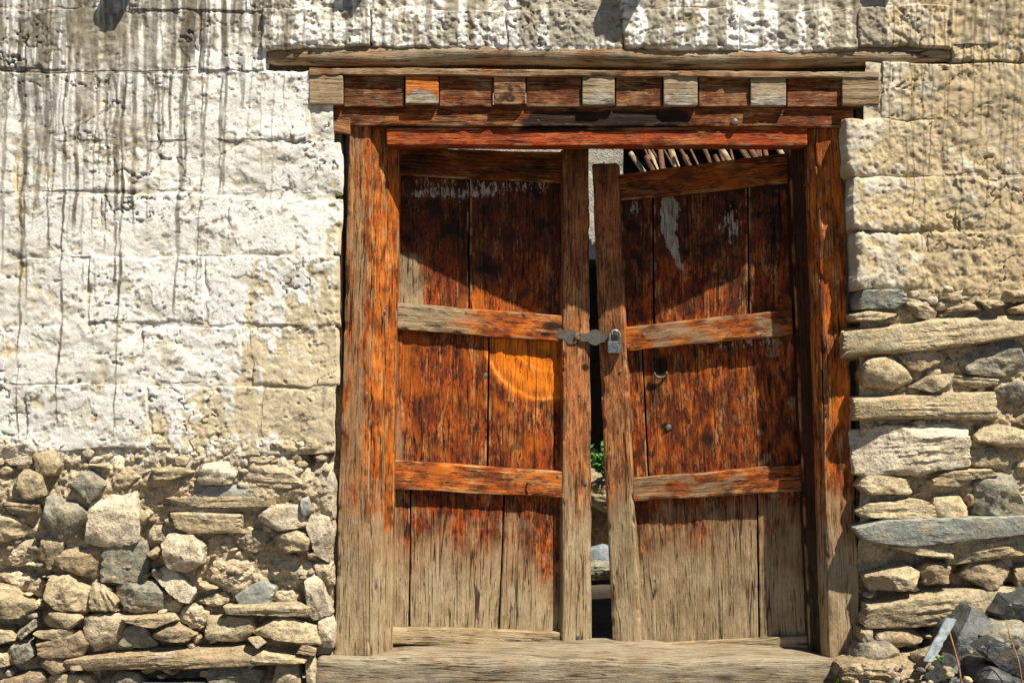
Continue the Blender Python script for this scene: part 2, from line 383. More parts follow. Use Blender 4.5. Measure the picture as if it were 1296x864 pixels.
def wall_rough(X, Z):
    """relief of the plaster (metres, negative = towards the viewer)"""
    lump = fbm(X*5, 0.3, Z*6, 4)*0.009
    u, v = px_of(X, np.zeros_like(X), Z)
    f = lost_wash(u, v)[0]
    rough_amt = 0.22 + 0.9*ss(0.0, 0.3, fbm(X*3, 4.3, Z*3, 3)) + np.where(u > 1000, 1.3, 0) + 1.3*np.where(v < 62, 1.0, 0.0)*ss(330, 420, u) + 0.5*f
    near = np.min(np.abs(v[:, None] + 6*pn(u/40, 0.5, 77.1)[:, None] - np.array([[14, 92, 182, 248, 327, 411, 487, 565]])), axis=1)
    rough_amt = rough_amt + (1-ss(4, 15, near))*1.6*ss(-0.2, 0.15, pn(u/55, v/30, 78.3))*(u < 600)      # crumbling along the courses
    med = fbm(X*38, 1.3, Z*38, 5, 0.6)
    pits = ss(0.30, 0.42, fbm(X*24, 7.3, Z*46, 4, 0.6))*0.011
    crack = crack_line(X, Z)*0.012
    right = ss(1000, 1060, u)
    lumps = (0.25-np.abs(fbm(X*17, 51.3, Z*17, 4, 0.6)))*np.where(right > 0.5, 0.013, 0.020)*np.maximum(right, np.where((v < 62) & (u > 330), 1.0, 0.0))
    flake = scaled_off(u, v)*0.0028*(1-right)       # whitewash scaled off in thin sheets
    return -(lump + lumps + med*0.0034*rough_amt) + pits*np.minimum(rough_amt, 1.4)*np.where((v < 62) & (u > 330), 0.35, 0.8-0.55*right) + crack + 0.0030*f + flake

def warp(X, Z):
    return X + 0.020*fbm(X*3.1, 81.3, Z*5, 3), Z + 0.022*fbm(X*3.3, 83.3, Z*2.5, 3) + 0.006*fbm(X*14, 85.3, Z*9, 2)
def adobe(u0, u1, v0, v1, yo=0.0, step=(0.0032, 0.0042), rr=0.006, tilt=None):
    a = P(u0, v0); d = P(u1, v1)
    x0, x1, z1, z0 = a.x, d.x, a.z, d.z
    nx = max(8, int((x1-x0)/step[0])); nz = max(8, int((z1-z0)/step[1]))
    X, Z = np.meshgrid(np.linspace(x0, x1, nx), np.linspace(z0, z1, nz)); X = X.ravel(); Z = Z.ravel()
    s = random.random()*50
    top_e = (Z-z0) > (z1-z0)/2
    dx = np.minimum(X-x0, x1-X) + 0.014*pn(Z*14, s, 0.5) + 0.008*pn(Z*50, s, 3.5)
    dz = np.minimum(Z-z0, z1-Z) + np.where(top_e, 0.012*pn(X*9, s, 7.5), 0.012*pn(X*9, s, 17.5)) + 0.010*fbm(X*40, s, 9.5, 3)
    r = rr*2.2
    e = np.minimum(dx, dz)
    # rounded corner
    q = np.where((dx < r) & (dz < r), r - np.sqrt(np.maximum(r-dx, 0)**2 + np.maximum(r-dz, 0)**2), e)
    fall = np.where(q < r, (1-np.sqrt(np.maximum(1-np.clip((r-q)/r, 0, 1)**2, 0)))*rr*1.1, 0) + np.maximum(-q, 0)*4
    tx, tz = (random.uniform(-0.02, 0.02), random.uniform(-0.03, 0.03)) if tilt is None else tilt
    Xw, Zw = warp(X, Z)
    Y = WY + yo + (X-(x0+x1)/2)*tx + (Z-(z0+z1)/2)*tz + wall_rough(Xw, Zw) + fall
    X0, Z0 = X, Z
    edge = (np.abs(X-x0) < 1e-6) | (np.abs(X-x1) < 1e-6) | (np.abs(Z-z0) < 1e-6) | (np.abs(Z-z1) < 1e-6)
    Y = np.where(edge, 0.045, Y)
    X, Z = Xw, Zw
    c = wall_colour(X, Z)
    c = mixc(c, (0.34, 0.27, 0.17), 0.45*ss(0.006, 0.014, fall))
    F = grid(nx, nz).tolist()
    ring = list(range(nx)) + [nx*(j+1)-1 for j in range(1, nz)] + [nx*(nz-1)+i for i in range(nx-2, -1, -1)] + [nx*j for j in range(nz-2, 0, -1)]
    F.append(ring)
    return mesh_obj('adobe_block', np.stack([X, Y, Z], 1), F, M_plaster, wall, col=c)

def left_edge(v):     # wall edge beside the left post, in pixels
    return np.interp(v, [90, 160, 250, 330, 410, 490, 566], [440, 436, 434, 433, 431, 427, 424])
rows = [-150, -66, 14, 92, 182, 248, 327, 411, 487, 568]
rb = random.Random(21)
for i in range(len(rows)-1):
    v0, v1 = rows[i], rows[i+1]
    end = left_edge((v0+v1)/2) - 3
    if v1 <= 16: end = None
    if i == 2:   end = 338
    if end is None:
        xs = [-330]
        while xs[-1] < 1600: xs.append(xs[-1] + rb.uniform(130, 190))
    else:
        first = {2: 255, 3: 246, 4: 330, 5: 290, 6: 262, 7: 318, 8: 332}[i]
        if i == 3: end = 396
        xs = [end, first]
        while xs[-1] > -260: xs.append(xs[-1] - rb.uniform(120, 175))
        xs = xs[::-1]
    for a, b_ in zip(xs[:-1], xs[1:]):
        j = rb.uniform(-5, 5)
        fine = (0.0032, 0.0042) if (b_ > -10 and a < 1306 and v1 > -5) else (0.012, 0.012)
        adobe(a, b_, v0 + rb.uniform(-3, 3), v1 + (rb.uniform(-14, 14) if i == 8 else rb.uniform(-3, 3)), rb.uniform(-0.005, 0.004), fine)
# course above the log
xs = [332, 470, 640, 790, 935, 1085, 1205]
for a, b_ in zip(xs[:-1], xs[1:]): adobe(a, b_, 12 + rb.uniform(-2, 2), 67 + rb.uniform(-3, 2), rb.uniform(-0.020, -0.012), tilt=(0.0, 0.0))
# small piece beside the cornice
adobe(398, 414, 136, 166, 0.03)
# right side
for (a, b_, v0, v1, yo) in [(1202, 1345, 14, 80, 0.0), (1345, 1500, 14, 82, 0), (1112, 1252, 80, 152, -0.004), (1252, 1400, 80, 158, 0.0), (1400, 1560, 82, 158, 0),
        (1066, 1190, 150, 224, -0.026), (1190, 1330, 154, 222, -0.004), (1330, 1500, 156, 224, 0),
        (1074, 1205, 222, 294, -0.026), (1205, 1350, 222, 292, -0.006), (1350, 1520, 224, 294, 0),
        (1077, 1170, 292, 368, -0.026), (1170, 1300, 293, 372, -0.008), (1300, 1470, 294, 372, 0)]:
    adobe(a, b_, v0, v1, yo, (0.0032, 0.0042) if a < 1300 else (0.012, 0.012), rr=0.016 if yo < -0.02 else 0.007, tilt=(0.12, 0.0) if yo < -0.02 else None)

# --- thin plaster smeared over the joints
def fill_sheet(name, u0, u1, v0, v1, base, step):
    a = P(u0, v0); d = P(u1, v1)
    nx = int((d.x-a.x)/step); nz = int((a.z-d.z)/step)
    X, Z = np.meshgrid(np.linspace(a.x, d.x, nx), np.linspace(d.z, a.z, nz)); X = X.ravel(); Z = Z.ravel()
    X, Z = warp(X, Z)
    Y = WY + base + wall_rough(X, Z) - 0.013*fbm(X*6, 21.3, Z*9, 4)
    c = wall_colour(X, Z); c = mixc(c, (0.40, 0.33, 0.22), np.full(len(X), 0.22))
    return mesh_obj(name, np.stack([X, Y, Z], 1), grid(nx, nz), M_plaster, wall, col=c)
fill_sheet('joint_plaster', -330, 424, 92, 564, 0.0026, 0.0054)
fill_sheet('joint_plaster', -330, 335, -150, 91, 0.0022, 0.0054)
fill_sheet('joint_plaster', 1092, 1560, 84, 380, -0.003, 0.0054)
fill_sheet('joint_plaster', 336, 1560, -150, 58, -0.002, 0.006)

# --- rafters of the roof above the picture, their shadows fall on the wall top
def tube(pts, rad, nseg=14, rough=0.0, seed=0.0, step=None):
    pts = [Vector(p) for p in pts]
    V = []; G = []; n = len(pts); L = 0
    for i, p in enumerate(pts):
        tdir = (pts[min(i+1, n-1)] - pts[max(i-1, 0)]).normalized()
        up = Vector((0, 0, 1)) if abs(tdir.z) < 0.9 else Vector((1, 0, 0))
        sx = tdir.cross(up).normalized(); sy = sx.cross(tdir)
        if i: L += (p - pts[i-1]).length
        r0 = rad[i] if hasattr(rad, '__len__') else rad
        for k in range(nseg):
            a = 2*math.pi*k/nseg
            V.append(p + (sx*math.cos(a) + sy*math.sin(a))*r0); G.append((L, math.cos(a)*r0, math.sin(a)*r0))
    V = np.array([tuple(v) for v in V]); G = np.array(G)
    if rough:
        ctr = np.repeat(np.array([tuple(p) for p in pts]), nseg, 0)
        dirv = V-ctr
        V = ctr + dirv*(1 + rough*fbm(G[:, 0]*5, G[:, 1]*30, G[:, 2]*30+seed, 3)[:, None])
    F = []
    for i in range(n-1):
        for k in range(nseg):
            k2 = (k+1) % nseg
            F.append((i*nseg+k, i*nseg+k2, (i+1)*nseg+k2, (i+1)*nseg+k))
    F.append(tuple(range(nseg))[::-1]); F.append(tuple((n-1)*nseg+k for k in range(nseg)))
    return V, F, G
def wmask(n, r=0.0, g=0.0, b=0.0, a=0.0):
    return np.tile(np.array([[r, g, b, a]]), (n, 1))
for i, (u, pr, zz, rd) in enumerate([(-125, 0.19, 2.60, 0.05), (178, 0.128, 2.60, 0.05), (472, 0.124, 2.60, 0.045), (815, 0.156, 2.60, 0.062), (1135, 0.112, 2.60, 0.05), (1475, 0.19, 2.6, 0.05)]):
    x = (u-648)*S
    V, F, G = tube([(x, 0.3, zz+0.02), (x+0.01, 0.0, zz), (x+0.02, WY-pr*0.6, zz), (x+0.015, WY-pr, zz-0.005)], [rd, rd, rd*0.97, rd*0.9], 14, 0.12, i)
    mesh_obj('rafter', V, F, M_log, wall, g=G + [i*3, 0, 0], mask=wmask(len(V), 0.5))

# ------------------------------------------------------------------ fieldstones
_bm = bmesh.new(); bmesh.ops.create_icosphere(_bm, subdivisions=4, radius=1)
ICO4 = (np.array([v.co[:] for v in _bm.verts]), [tuple(v.index for v in f.verts) for f in _bm.faces]); _bm.free()
_bm = bmesh.new(); bmesh.ops.create_icosphere(_bm, subdivisions=5, radius=1)
ICO5 = (np.array([v.co[:] for v in _bm.verts]), [tuple(v.index for v in f.verts) for f in _bm.faces]); _bm.free()
_bm = bmesh.new(); bmesh.ops.create_icosphere(_bm, subdivisions=3, radius=1)
ICO3 = (np.array([v.co[:] for v in _bm.verts]), [tuple(v.index for v in f.verts) for f in _bm.faces]); _bm.free()
TONES = {'tan': (0.42, 0.34, 0.205), 'grey': (0.225, 0.215, 0.165), 'pale': (0.55, 0.475, 0.345), 'rust': (0.42, 0.31, 0.185),
         'mud': (0.47, 0.385, 0.255), 'slate': (0.27, 0.28, 0.245), 'dark': (0.05, 0.055, 0.055), 'brown': (0.30, 0.225, 0.135)}
def stone_geo(poly, yfront, depth=0.10, tone='tan', kind='block', k=None, seed=None, grown=1.15):
    """poly = outline in metres (x, z); yfront = how far the face stands out"""
    r = random.Random(seed if seed is not None else random.random())
    pts = np.array(poly, float); c = pts.mean(0)
    wx = np.ptp(pts[:, 0]); wz = np.ptp(pts[:, 1]); size = min(wx, wz)
    V0, F = ICO5 if max(wx, wz) > 0.24 else (ICO4 if max(wx, wz) > 0.06 else ICO3)
    # order the outline
    ang = np.arctan2(pts[:, 1]-c[1], pts[:, 0]-c[0]); pts = pts[np.argsort(ang)]
    planes = []
    n = len(pts)
    for i in range(n):
        a, b = pts[i], pts[(i+1) % n]; ed = b-a; L = np.hypot(*ed)
        if L < 1e-5: continue
        nn = np.array([ed[1], -ed[0]])/L
        h = np.dot(nn, a-c)
        if h < 0.12*size: h = 0.12*size
        ty = r.uniform(-0.22, 0.10)
        v3 = np.array([nn[0], ty, nn[1]]); ln = np.linalg.norm(v3); planes.append((v3/ln, h*grown/ln))
    fd = depth*0.5
    bulge = {'block': 0.40, 'round': 0.5, 'slab': 0.30, 'flat': 0.16, 'mud': 0.5}[kind]
    planes.append((np.array([0, -1.0, 0]), fd))
    if kind in ('slab', 'block'):
        v3 = np.array([r.uniform(-0.12, 0.12)*(0.2 if max(wx, wz) > 3.0*size else 1), -0.72, 0.69]); v3 /= np.linalg.norm(v3)
        planes.append((v3, 0.72*fd + 0.69*wz*0.5*r.uniform(0.30, 0.72)))
        v3 = np.array([r.uniform(-0.2, 0.2)*(0.1 if max(wx, wz) > 3.0*size else 1), -1.0, -r.uniform(0.08, 0.34)]); v3 /= np.linalg.norm(v3)
        planes.append((v3, fd*r.uniform(0.93, 1.0)))
    for i in range({'block': 3, 'round': 5, 'slab': 2, 'flat': 2, 'mud': 8}[kind]):
        v3 = np.array([r.uniform(-1, 1)*bulge*(0.12 if max(wx, wz) > 3.0*size else 1.5), -1, r.uniform(-1, 1)*bulge*1.8]); v3 /= np.linalg.norm(v3)
        # plane reaches close to the face so that it cuts a facet
        reach = fd*r.uniform(0.80, 1.0) + 0.25*size*(abs(v3[0]) + abs(v3[2]))*0.5
        planes.append((v3, reach))
    long_ = max(wx, wz) > 3.0*size
    for i in range(0 if long_ else {'block': 4, 'round': 4, 'slab': 2, 'flat': 1, 'mud': 3}[kind]):      # knocked-off corners
        v3 = np.array([r.uniform(-1, 1), r.uniform(-1.1, -0.2), r.uniform(-1, 1)]); v3 /= np.linalg.norm(v3)
        reach = (abs(v3[0])*wx + abs(v3[2])*wz)*0.5*r.uniform(0.66, 1.0) + abs(v3[1])*fd*r.uniform(0.8, 1.0)
        planes.append((v3, reach))
    planes.append((np.array([0, 1.0, 0]), fd))
    k = k or {'block': 70, 'round': 18, 'slab': 60, 'flat': 70, 'mud': 8}[kind]
    el = V0*np.array([[wx/2, fd*1.1, wz/2]])
    ln = np.linalg.norm(el, axis=1); d = el/ln[:, None]
    acc = np.zeros(len(d))
    for nn, h in planes:
        acc += np.maximum(d@nn, 0)**k / h**k
    rad = acc**(-1.0/k)
    V = d*rad[:, None]
    s = r.uniform(0, 90)
    nz = fbm(V[:, 0]*14+s, V[:, 1]*14, V[:, 2]*14, 4)
    amp = {'block': 0.075, 'round': 0.06, 'slab': 0.06, 'flat': 0.035, 'mud': 0.16}[kind]*min(size, 0.14)
    fine = fbm(V[:, 0]*55+s, V[:, 1]*55, V[:, 2]*55, 3)
    rdg = np.abs(fbm(V[:, 0]*19+s, V[:, 1]*19+4, V[:, 2]*19, 4, 0.6))
    disp = amp*nz*1.2 + (0.22-rdg)*amp*1.5 + 0.0042*fine*(2.4 if kind == 'mud' else 1)
    if kind in ('slab', 'block'):
        # bedding ledges along the stone's long axis
        ang = math.atan2(*(np.linalg.svd(pts-c)[2][0][::-1])) if n > 2 else 0
        ca, sa = math.cos(ang), math.sin(ang)
        acr = -V[:, 0]*sa + V[:, 2]*ca; alo = V[:, 0]*ca + V[:, 2]*sa
        lay = fbm(alo*6+s, 0.5+V[:, 1]*6, acr*(75 if kind == 'slab' else 45), 3)
        lay = np.floor(lay*4)/4*0.6 + lay*0.4
        disp = disp + lay*(0.010 if kind == 'slab' else 0.005)*min(1, size/0.07)
    V = V + d*disp[:, None]
    base = np.array(TONES[tone])
    tn = fbm(V[:, 0]*9+s, V[:, 1]*9, V[:, 2]*9+3, 4)
    col = np.tile(base[None, :], (len(V), 1))*(1 + 0.35*tn[:, None])*(r.uniform(0.85, 1.15))
    col = mixc(col, (0.47, 0.31, 0.14), ss(0.22, 0.5, fbm(V[:, 0]*12+s, V[:, 1]*12+7, V[:, 2]*12, 3))*r.choice([0, 0.2, 0.4, 0.75])*(0.2 if tone == 'dark' else 1))
    col = mixc(col, (0.20, 0.205, 0.175) if tone != 'dark' else (0.03, 0.033, 0.035), ss(0.15, 0.5, fbm(V[:, 0]*16+s, V[:, 1]*16+2, V[:, 2]*16+9, 3))*r.choice([0.2, 0.5, 0.7]))
    col = mixc(col, (0.50, 0.42, 0.285), ss(0.05, 0.45, fbm(V[:, 0]*22+s, V[:, 1]*22+5, V[:, 2]*22+1, 4))*(0.12 if tone == 'dark' else 0.55))   # mud dust
    yc = yfront + fd
    W = np.stack([V[:, 0]+c[0], V[:, 1]+yc, V[:, 2]+c[1]], 1)
    return W, F, col
def to_m(poly, ox, oy, sc_, y=0.0):
    out = []
    for (a, b) in poly:
        p = P(ox+a*sc_, oy+b*sc_, y); out.append((p.x, p.z))
    return out
def wall_stone(poly, ox, oy, sc_, tone, kind, proud, seed):
    W, F, col = stone_geo(to_m(poly, ox, oy, sc_), WY - proud, 0.13, tone, kind, seed=seed)
    return mesh_obj('stone', W, F, M_slate if tone == 'slate' else M_stone, wall, col=col, sharp=24)

L7 = 0.3751
LEFT = [
 ([(125,95),(185,80),(215,130),(200,160),(140,165)],'tan','round'), ([(60,190),(95,145),(160,165),(165,220),(110,240)],'tan','block'),
 ([(255,195),(320,140),(365,190),(310,250)],'grey','block'), ([(150,330),(165,240),(200,205),(310,300),(290,370),(215,370)],'grey','block'),
 ([(310,370),(325,260),(380,205),(460,215),(470,300),(465,375),(400,390)],'pale','block'), ([(0,280),(60,310),(120,350),(50,375),(-40,375),(-40,290)],'tan','block'),
 ([(-30,395),(130,385),(130,465),(60,470),(-30,470)],'mud','mud'), ([(130,430),(160,340),(215,375),(200,440),(165,470)],'tan','block'),
 ([(170,465),(205,400),(350,395),(345,480),(320,515)],'rust','block'), ([(350,520),(360,395),(490,388),(497,460),(490,525)],'grey','flat'),
 ([(385,165),(430,135),(475,170),(440,200),(395,195)],'tan','block'), ([(520,140),(600,130),(655,155),(580,180),(530,175)],'tan','slab'),
 ([(675,130),(770,115),(800,150),(780,190),(690,190)],'pale','block'), ([(830,180),(850,130),(960,125),(1035,190),(960,200),(870,200)],'mud','slab'),
 ([(675,195),(820,190),(905,240),(780,260),(690,240)],'slate','flat'), ([(560,190),(650,165),(665,215),(600,235)],'mud','mud'),
 ([(560,240),(910,232),(912,262),(640,264)],'tan','slab'), ([(590,290),(680,285),(810,290),(800,355),(650,358),(600,335)],'tan','block'),
 ([(870,310),(930,265),(1020,265),(1035,330),(960,345)],'pale','block'), ([(910,220),(960,198),(1000,225),(985,260),(930,260)],'mud','mud'),
 ([(1040,180),(1065,125),(1100,130),(1130,200),(1125,300),(1070,280)],'pale','round'), ([(1020,240),(1045,230),(1055,285),(1035,305)],'slate','block'),
 ([(1040,330),(1060,290),(1110,295),(1125,350),(1110,445),(1070,430)],'pale','block'), ([(915,360),(1000,345),(1050,375),(1040,415),(960,420)],'tan','block'),
 ([(475,300),(505,275),(520,290),(490,330)],'tan','round'), ([(480,345),(560,335),(570,385),(510,390)],'mud','mud'),
 ([(555,400),(580,365),(650,365),(688,400),(685,450),(630,480),(570,465)],'pale','block'), ([(500,425),(530,405),(545,430),(520,445)],'tan','round'),
 ([(690,380),(740,360),(790,370),(780,440),(710,450)],'mud','mud'), ([(785,360),(840,335),(900,350),(905,410),(830,425)],'mud','mud'),
 ([(670,480),(720,445),(900,450),(915,520),(800,560),(700,520)],'mud','mud'), ([(655,515),(700,525),(750,540),(700,555)],'tan','block'),
 ([(510,500),(580,480),(660,555),(640,590),(600,580)],'pale','flat'), ([(915,450),(1000,425),(1065,470),(1030,530),(960,545),(920,510)],'mud','mud'),
 ([(1065,470),(1115,450),(1130,530),(1100,540)],'mud','mud'), ([(1030,560),(1045,490),(1085,520),(1115,620),(1060,645),(1035,610)],'pale','block'),
 ([(1075,660),(1115,635),(1133,680),(1125,740),(1075,735)],'pale','block'), ([(385,580),(420,525),(510,515),(580,580),(560,625),(450,615)],'grey','slab'),
 ([(155,570),(170,510),(240,500),(305,560),(295,615),(200,610)],'tan','block'), ([(315,540),(355,530),(395,580),(385,620),(325,620)],'tan','slab'),
 ([(-20,500),(60,480),(140,520),(140,575),(60,560)],'mud','mud'), ([(-40,540),(45,540),(125,605),(80,635),(-40,630)],'tan','block'),
 ([(155,650),(190,615),(260,620),(285,640),(250,670),(175,672)],'tan','round'), ([(295,640),(340,625),(425,640),(415,710),(330,740),(300,700)],'mud','block'),
 ([(130,690),(220,675),(250,690),(240,720),(160,710)],'tan','slab'), ([(130,720),(260,690),(300,720),(270,765),(140,765)],'brown','block'),
 ([(405,740),(430,670),(470,655),(525,735),(470,745)],'grey','flat'), ([(430,635),(580,625),(600,650),(540,670),(440,650)],'tan','slab'),
 ([(525,690),(580,655),(660,695),(620,720),(540,710)],'brown','block'), ([(590,640),(650,590),(710,625),(690,680),(640,680)],'mud','mud'),
 ([(700,690),(710,640),(840,640),(865,680),(820,715),(710,705)],'tan','block'), ([(870,680),(950,635),(1060,670),(1070,720),(1000,715),(890,695)],'tan','block'),
 ([(780,600),(1000,590),(1040,610),(1030,635),(880,630),(790,620)],'tan','slab'), ([(665,590),(740,560),(780,580),(750,610),(680,605)],'mud','mud'),
 ([(795,570),(880,520),(930,545),(910,590),(810,595)],'slate','flat'), ([(925,560),(1000,555),(1020,590),(930,590)],'mud','mud'),
 ([(265,772),(560,748),(845,736),(848,788),(560,806),(270,814)],'brown','slab'), ([(850,770),(900,745),(1045,770),(1030,785),(870,792)],'tan','slab'),
 ([(840,710),(880,700),(900,720),(870,740)],'tan','round'), ([(30,770),(60,720),(110,730),(120,765),(70,800)],'grey','block'),
 ([(-40,750),(35,755),(40,800),(-40,815)],'tan','block'), ([(-40,670),(40,680),(60,710),(-40,735)],'tan','block'),
 ([(60,690),(120,640),(125,670),(80,710)],'grey','slab'), ([(145,790),(170,770),(230,780),(235,815),(190,830)],'brown','round'),
 ([(245,800),(290,795),(295,820),(255,822)],'brown','block'), ([(-40,850),(130,820),(160,870),(100,900),(-40,900)],'brown','block'),
 ([(155,850),(210,825),(290,840),(330,890),(160,900)],'tan','block'), ([(370,864),(410,825),(460,830),(485,864),(460,895),(380,895)],'grey','round'),
 ([(705,840),(720,805),(800,795),(870,820),(900,850),(880,895),(720,895)],'grey','slab'), ([(920,860),(940,790),(1005,785),(1015,860),(990,895),(930,895)],'tan','block'),
 ([(20,110),(100,95),(110,120),(40,125)],'pale','slab'), ([(20,255),(140,260),(135,285),(40,285)],'brown','slab'), ([(-30,110),(20,105),(25,130),(-30,135)],'pale','round'),
 ([(470,110),(540,85),(575,108),(520,130)],'mud','mud'), ([(590,90),(650,95),(640,120),(600,125)],'tan','block'), ([(845,115),(860,98),(960,104),(900,128)],'tan','slab'),
 ([(380,150),(365,120),(300,115),(310,135)],'tan','slab'), ([(-30,170),(40,150),(55,230),(-20,250)],'mud','mud'), ([(230,100),(290,110),(260,160),(215,170)],'mud','mud'),
 ([(490,860),(690,858),(690,895),(500,895)],'dark','slab'), ([(1020,720),(1070,740),(1060,770),(1000,760)],'brown','slab'),
 ([(700,330),(780,300),(860,310),(850,345)],'mud','mud'), ([(480,200),(550,195),(560,230),(490,240)],'mud','mud'), ([(480,250),(560,250),(575,285),(520,280)],'mud','mud'),
 ([(1030,790),(1060,780),(1085,870),(1060,895),(1035,870)],'tan','block'), ([(580,140),(670,130),(665,160),(600,165)],'mud','mud'),
 ([(420,560),(500,610),(470,630),(410,625)],'mud','mud'), ([(560,580),(620,590),(600,630),(540,620)],'mud','mud'),
]
rs = random.Random(5)
for i, (poly, tone, kind) in enumerate(LEFT):
    pr = {'mud': rs.uniform(-0.012, 0.004), 'flat': rs.uniform(0.0, 0.012)}.get(kind, rs.uniform(0.004, 0.045))
    if i in (56, 4, 3): pr = 0.032
    wall_stone(poly, 0, 540, L7, tone, kind, pr, 100+i)
R8 = 0.3008; R9 = 0.3172
RIGHT8 = [
 ([(145,150),(165,100),(320,95),(345,140),(300,170),(150,172)],'slate','flat'), ([(115,195),(180,178),(290,190),(210,222),(125,220)],'tan','slab'),
 ([(340,150),(390,125),(470,180),(465,210),(380,195)],'tan','block'), ([(390,100),(450,95),(480,140),(430,155)],'mud','mud'),
 ([(480,105),(550,100),(590,130),(520,145),(485,130)],'tan','block'), ([(510,160),(600,140),(655,165),(650,185),(520,190)],'brown','block'),
 ([(640,130),(720,130),(755,155),(690,170)],'tan','slab'), ([(760,95),(870,90),(870,115),(790,120)],'tan','block'), ([(780,165),(870,135),(870,195),(790,195)],'tan','block'),
 ([(135,262),(430,228),(900,200),(900,312),(430,345),(140,388)],'tan','slab'), ([(165,440),(190,390),(280,370),(350,430),(370,470),(300,500),(180,490)],'tan','round'),
 ([(320,380),(360,350),(490,345),(515,385),(420,430),(350,415)],'rust','block'), ([(580,410),(640,340),(700,315),(880,320),(880,430),(760,450),(620,435)],'grey','block'),
 ([(365,495),(430,455),(540,445),(500,490),(440,515)],'tan','block'), ([(540,470),(560,440),(740,455),(730,490),(640,510)],'tan','slab'),
 ([(720,510),(830,470),(880,490),(880,560),(760,550)],'grey','flat'), ([(160,540),(430,532),(685,520),(695,630),(430,632),(165,630)],'tan','slab'),
 ([(350,645),(390,625),(430,635),(405,665)],'tan','block'), ([(155,690),(280,670),(560,655),(580,680),(590,820),(400,850),(170,850)],'pale','slab'),
 ([(640,700),(690,650),(880,690),(880,735),(760,745),(660,730)],'tan','block'), ([(800,640),(860,600),(890,620),(880,680)],'tan','block'),
 ([(610,800),(630,765),(740,755),(805,790),(740,840),(650,835)],'tan','block'), ([(480,860),(560,835),(680,830),(720,860),(600,880)],'tan','slab'),
 ([(690,560),(760,590),(740,640),(700,640)],'mud','mud'), ([(260,220),(400,200),(410,220),(300,240)],'mud','mud'), ([(520,350),(600,335),(620,370),(560,390)],'mud','mud'),
 ([(590,690),(640,680),(640,740),(600,745)],'mud','mud'), ([(810,830),(880,800),(880,860),(830,870)],'tan','block'), ([(750,560),(870,570),(870,600),(780,590)],'mud','mud')]
RIGHT9 = [
 ([(150,75),(180,40),(240,35),(365,55),(360,105),(190,110)],'tan','block'), ([(150,175),(200,140),(330,125),(400,140),(430,190),(300,205),(170,195)],'tan','slab'),
 ([(410,60),(500,10),(590,10),(600,50),(520,85),(430,80)],'tan','block'), ([(430,180),(445,130),(540,125),(560,150),(560,200),(450,205)],'tan','round'),
 ([(605,180),(610,60),(680,30),(750,50),(807,170),(780,195),(640,195)],'grey','block'), ([(155,238),(250,214),(840,195),(840,246),(580,276),(300,307),(200,292)],'slate','flat'),
 ([(220,305),(300,300),(480,270),(500,320),(490,375),(390,350),(250,335)],'tan','slab'), ([(500,330),(560,275),(840,235),(840,330),(700,360),(520,385)],'tan','slab'),
 ([(175,430),(250,410),(330,390),(370,420),(350,475),(200,485)],'tan','block'), ([(380,405),(430,375),(500,390),(490,450),(410,460)],'brown','block'),
 ([(550,430),(590,385),(700,375),(740,415),(700,470),(620,470)],'brown','block'), ([(690,370),(750,360),(770,400),(740,410)],'mud','mud'),
 ([(770,400),(830,380),(830,490),(780,495)],'brown','block'), ([(190,612),(205,545),(480,495),(740,488),(700,560),(550,612),(220,628)],'tan','slab'),
 ([(330,490),(380,470),(400,500),(340,500)],'mud','mud'), ([(395,660),(460,650),(440,680),(400,675)],'tan','block'), ([(170,545),(195,545),(190,575),(172,575)],'pale','block'),
 ([(565,110),(592,110),(592,150),(568,150)],'brown','block'), ([(205,650),(330,630),(420,690),(300,715),(210,705)],'brown','block'), ([(330,710),(370,690),(405,760),(340,770)],'mud','mud'),
 ([(720,30),(820,20),(830,160),(800,150)],'mud','mud'), ([(760,500),(850,500),(850,560),(740,550)],'mud','mud'),
 ([(140,640),(200,640),(200,700),(150,700)],'brown','block'), ([(420,700),(600,640),(620,700),(450,760)],'brown','block')]
for i, (poly, tone, kind) in enumerate(RIGHT8):
    pr = {'mud': rs.uniform(-0.012, 0.004), 'flat': rs.uniform(0.01, 0.02)}.get(kind, rs.uniform(0.01, 0.045))
    if i in (9, 16, 18): pr = 0.036
    if min(q[0] for q in poly) < 200: pr = max(pr, 0.03) + 0.008
    wall_stone(poly, 1040, 340, R8, tone, kind, pr, 300+i)
for i, (poly, tone, kind) in enumerate(RIGHT9):
    pr = {'mud': rs.uniform(-0.012, 0.004), 'flat': 0.05}.get(kind, rs.uniform(0.01, 0.045))
    if i in (13, 7): pr = 0.038
    if min(q[0] for q in poly) < 230: pr = max(pr, 0.03) + 0.008
    wall_stone(poly, 1040, 590, R9, tone, kind, pr, 400+i)

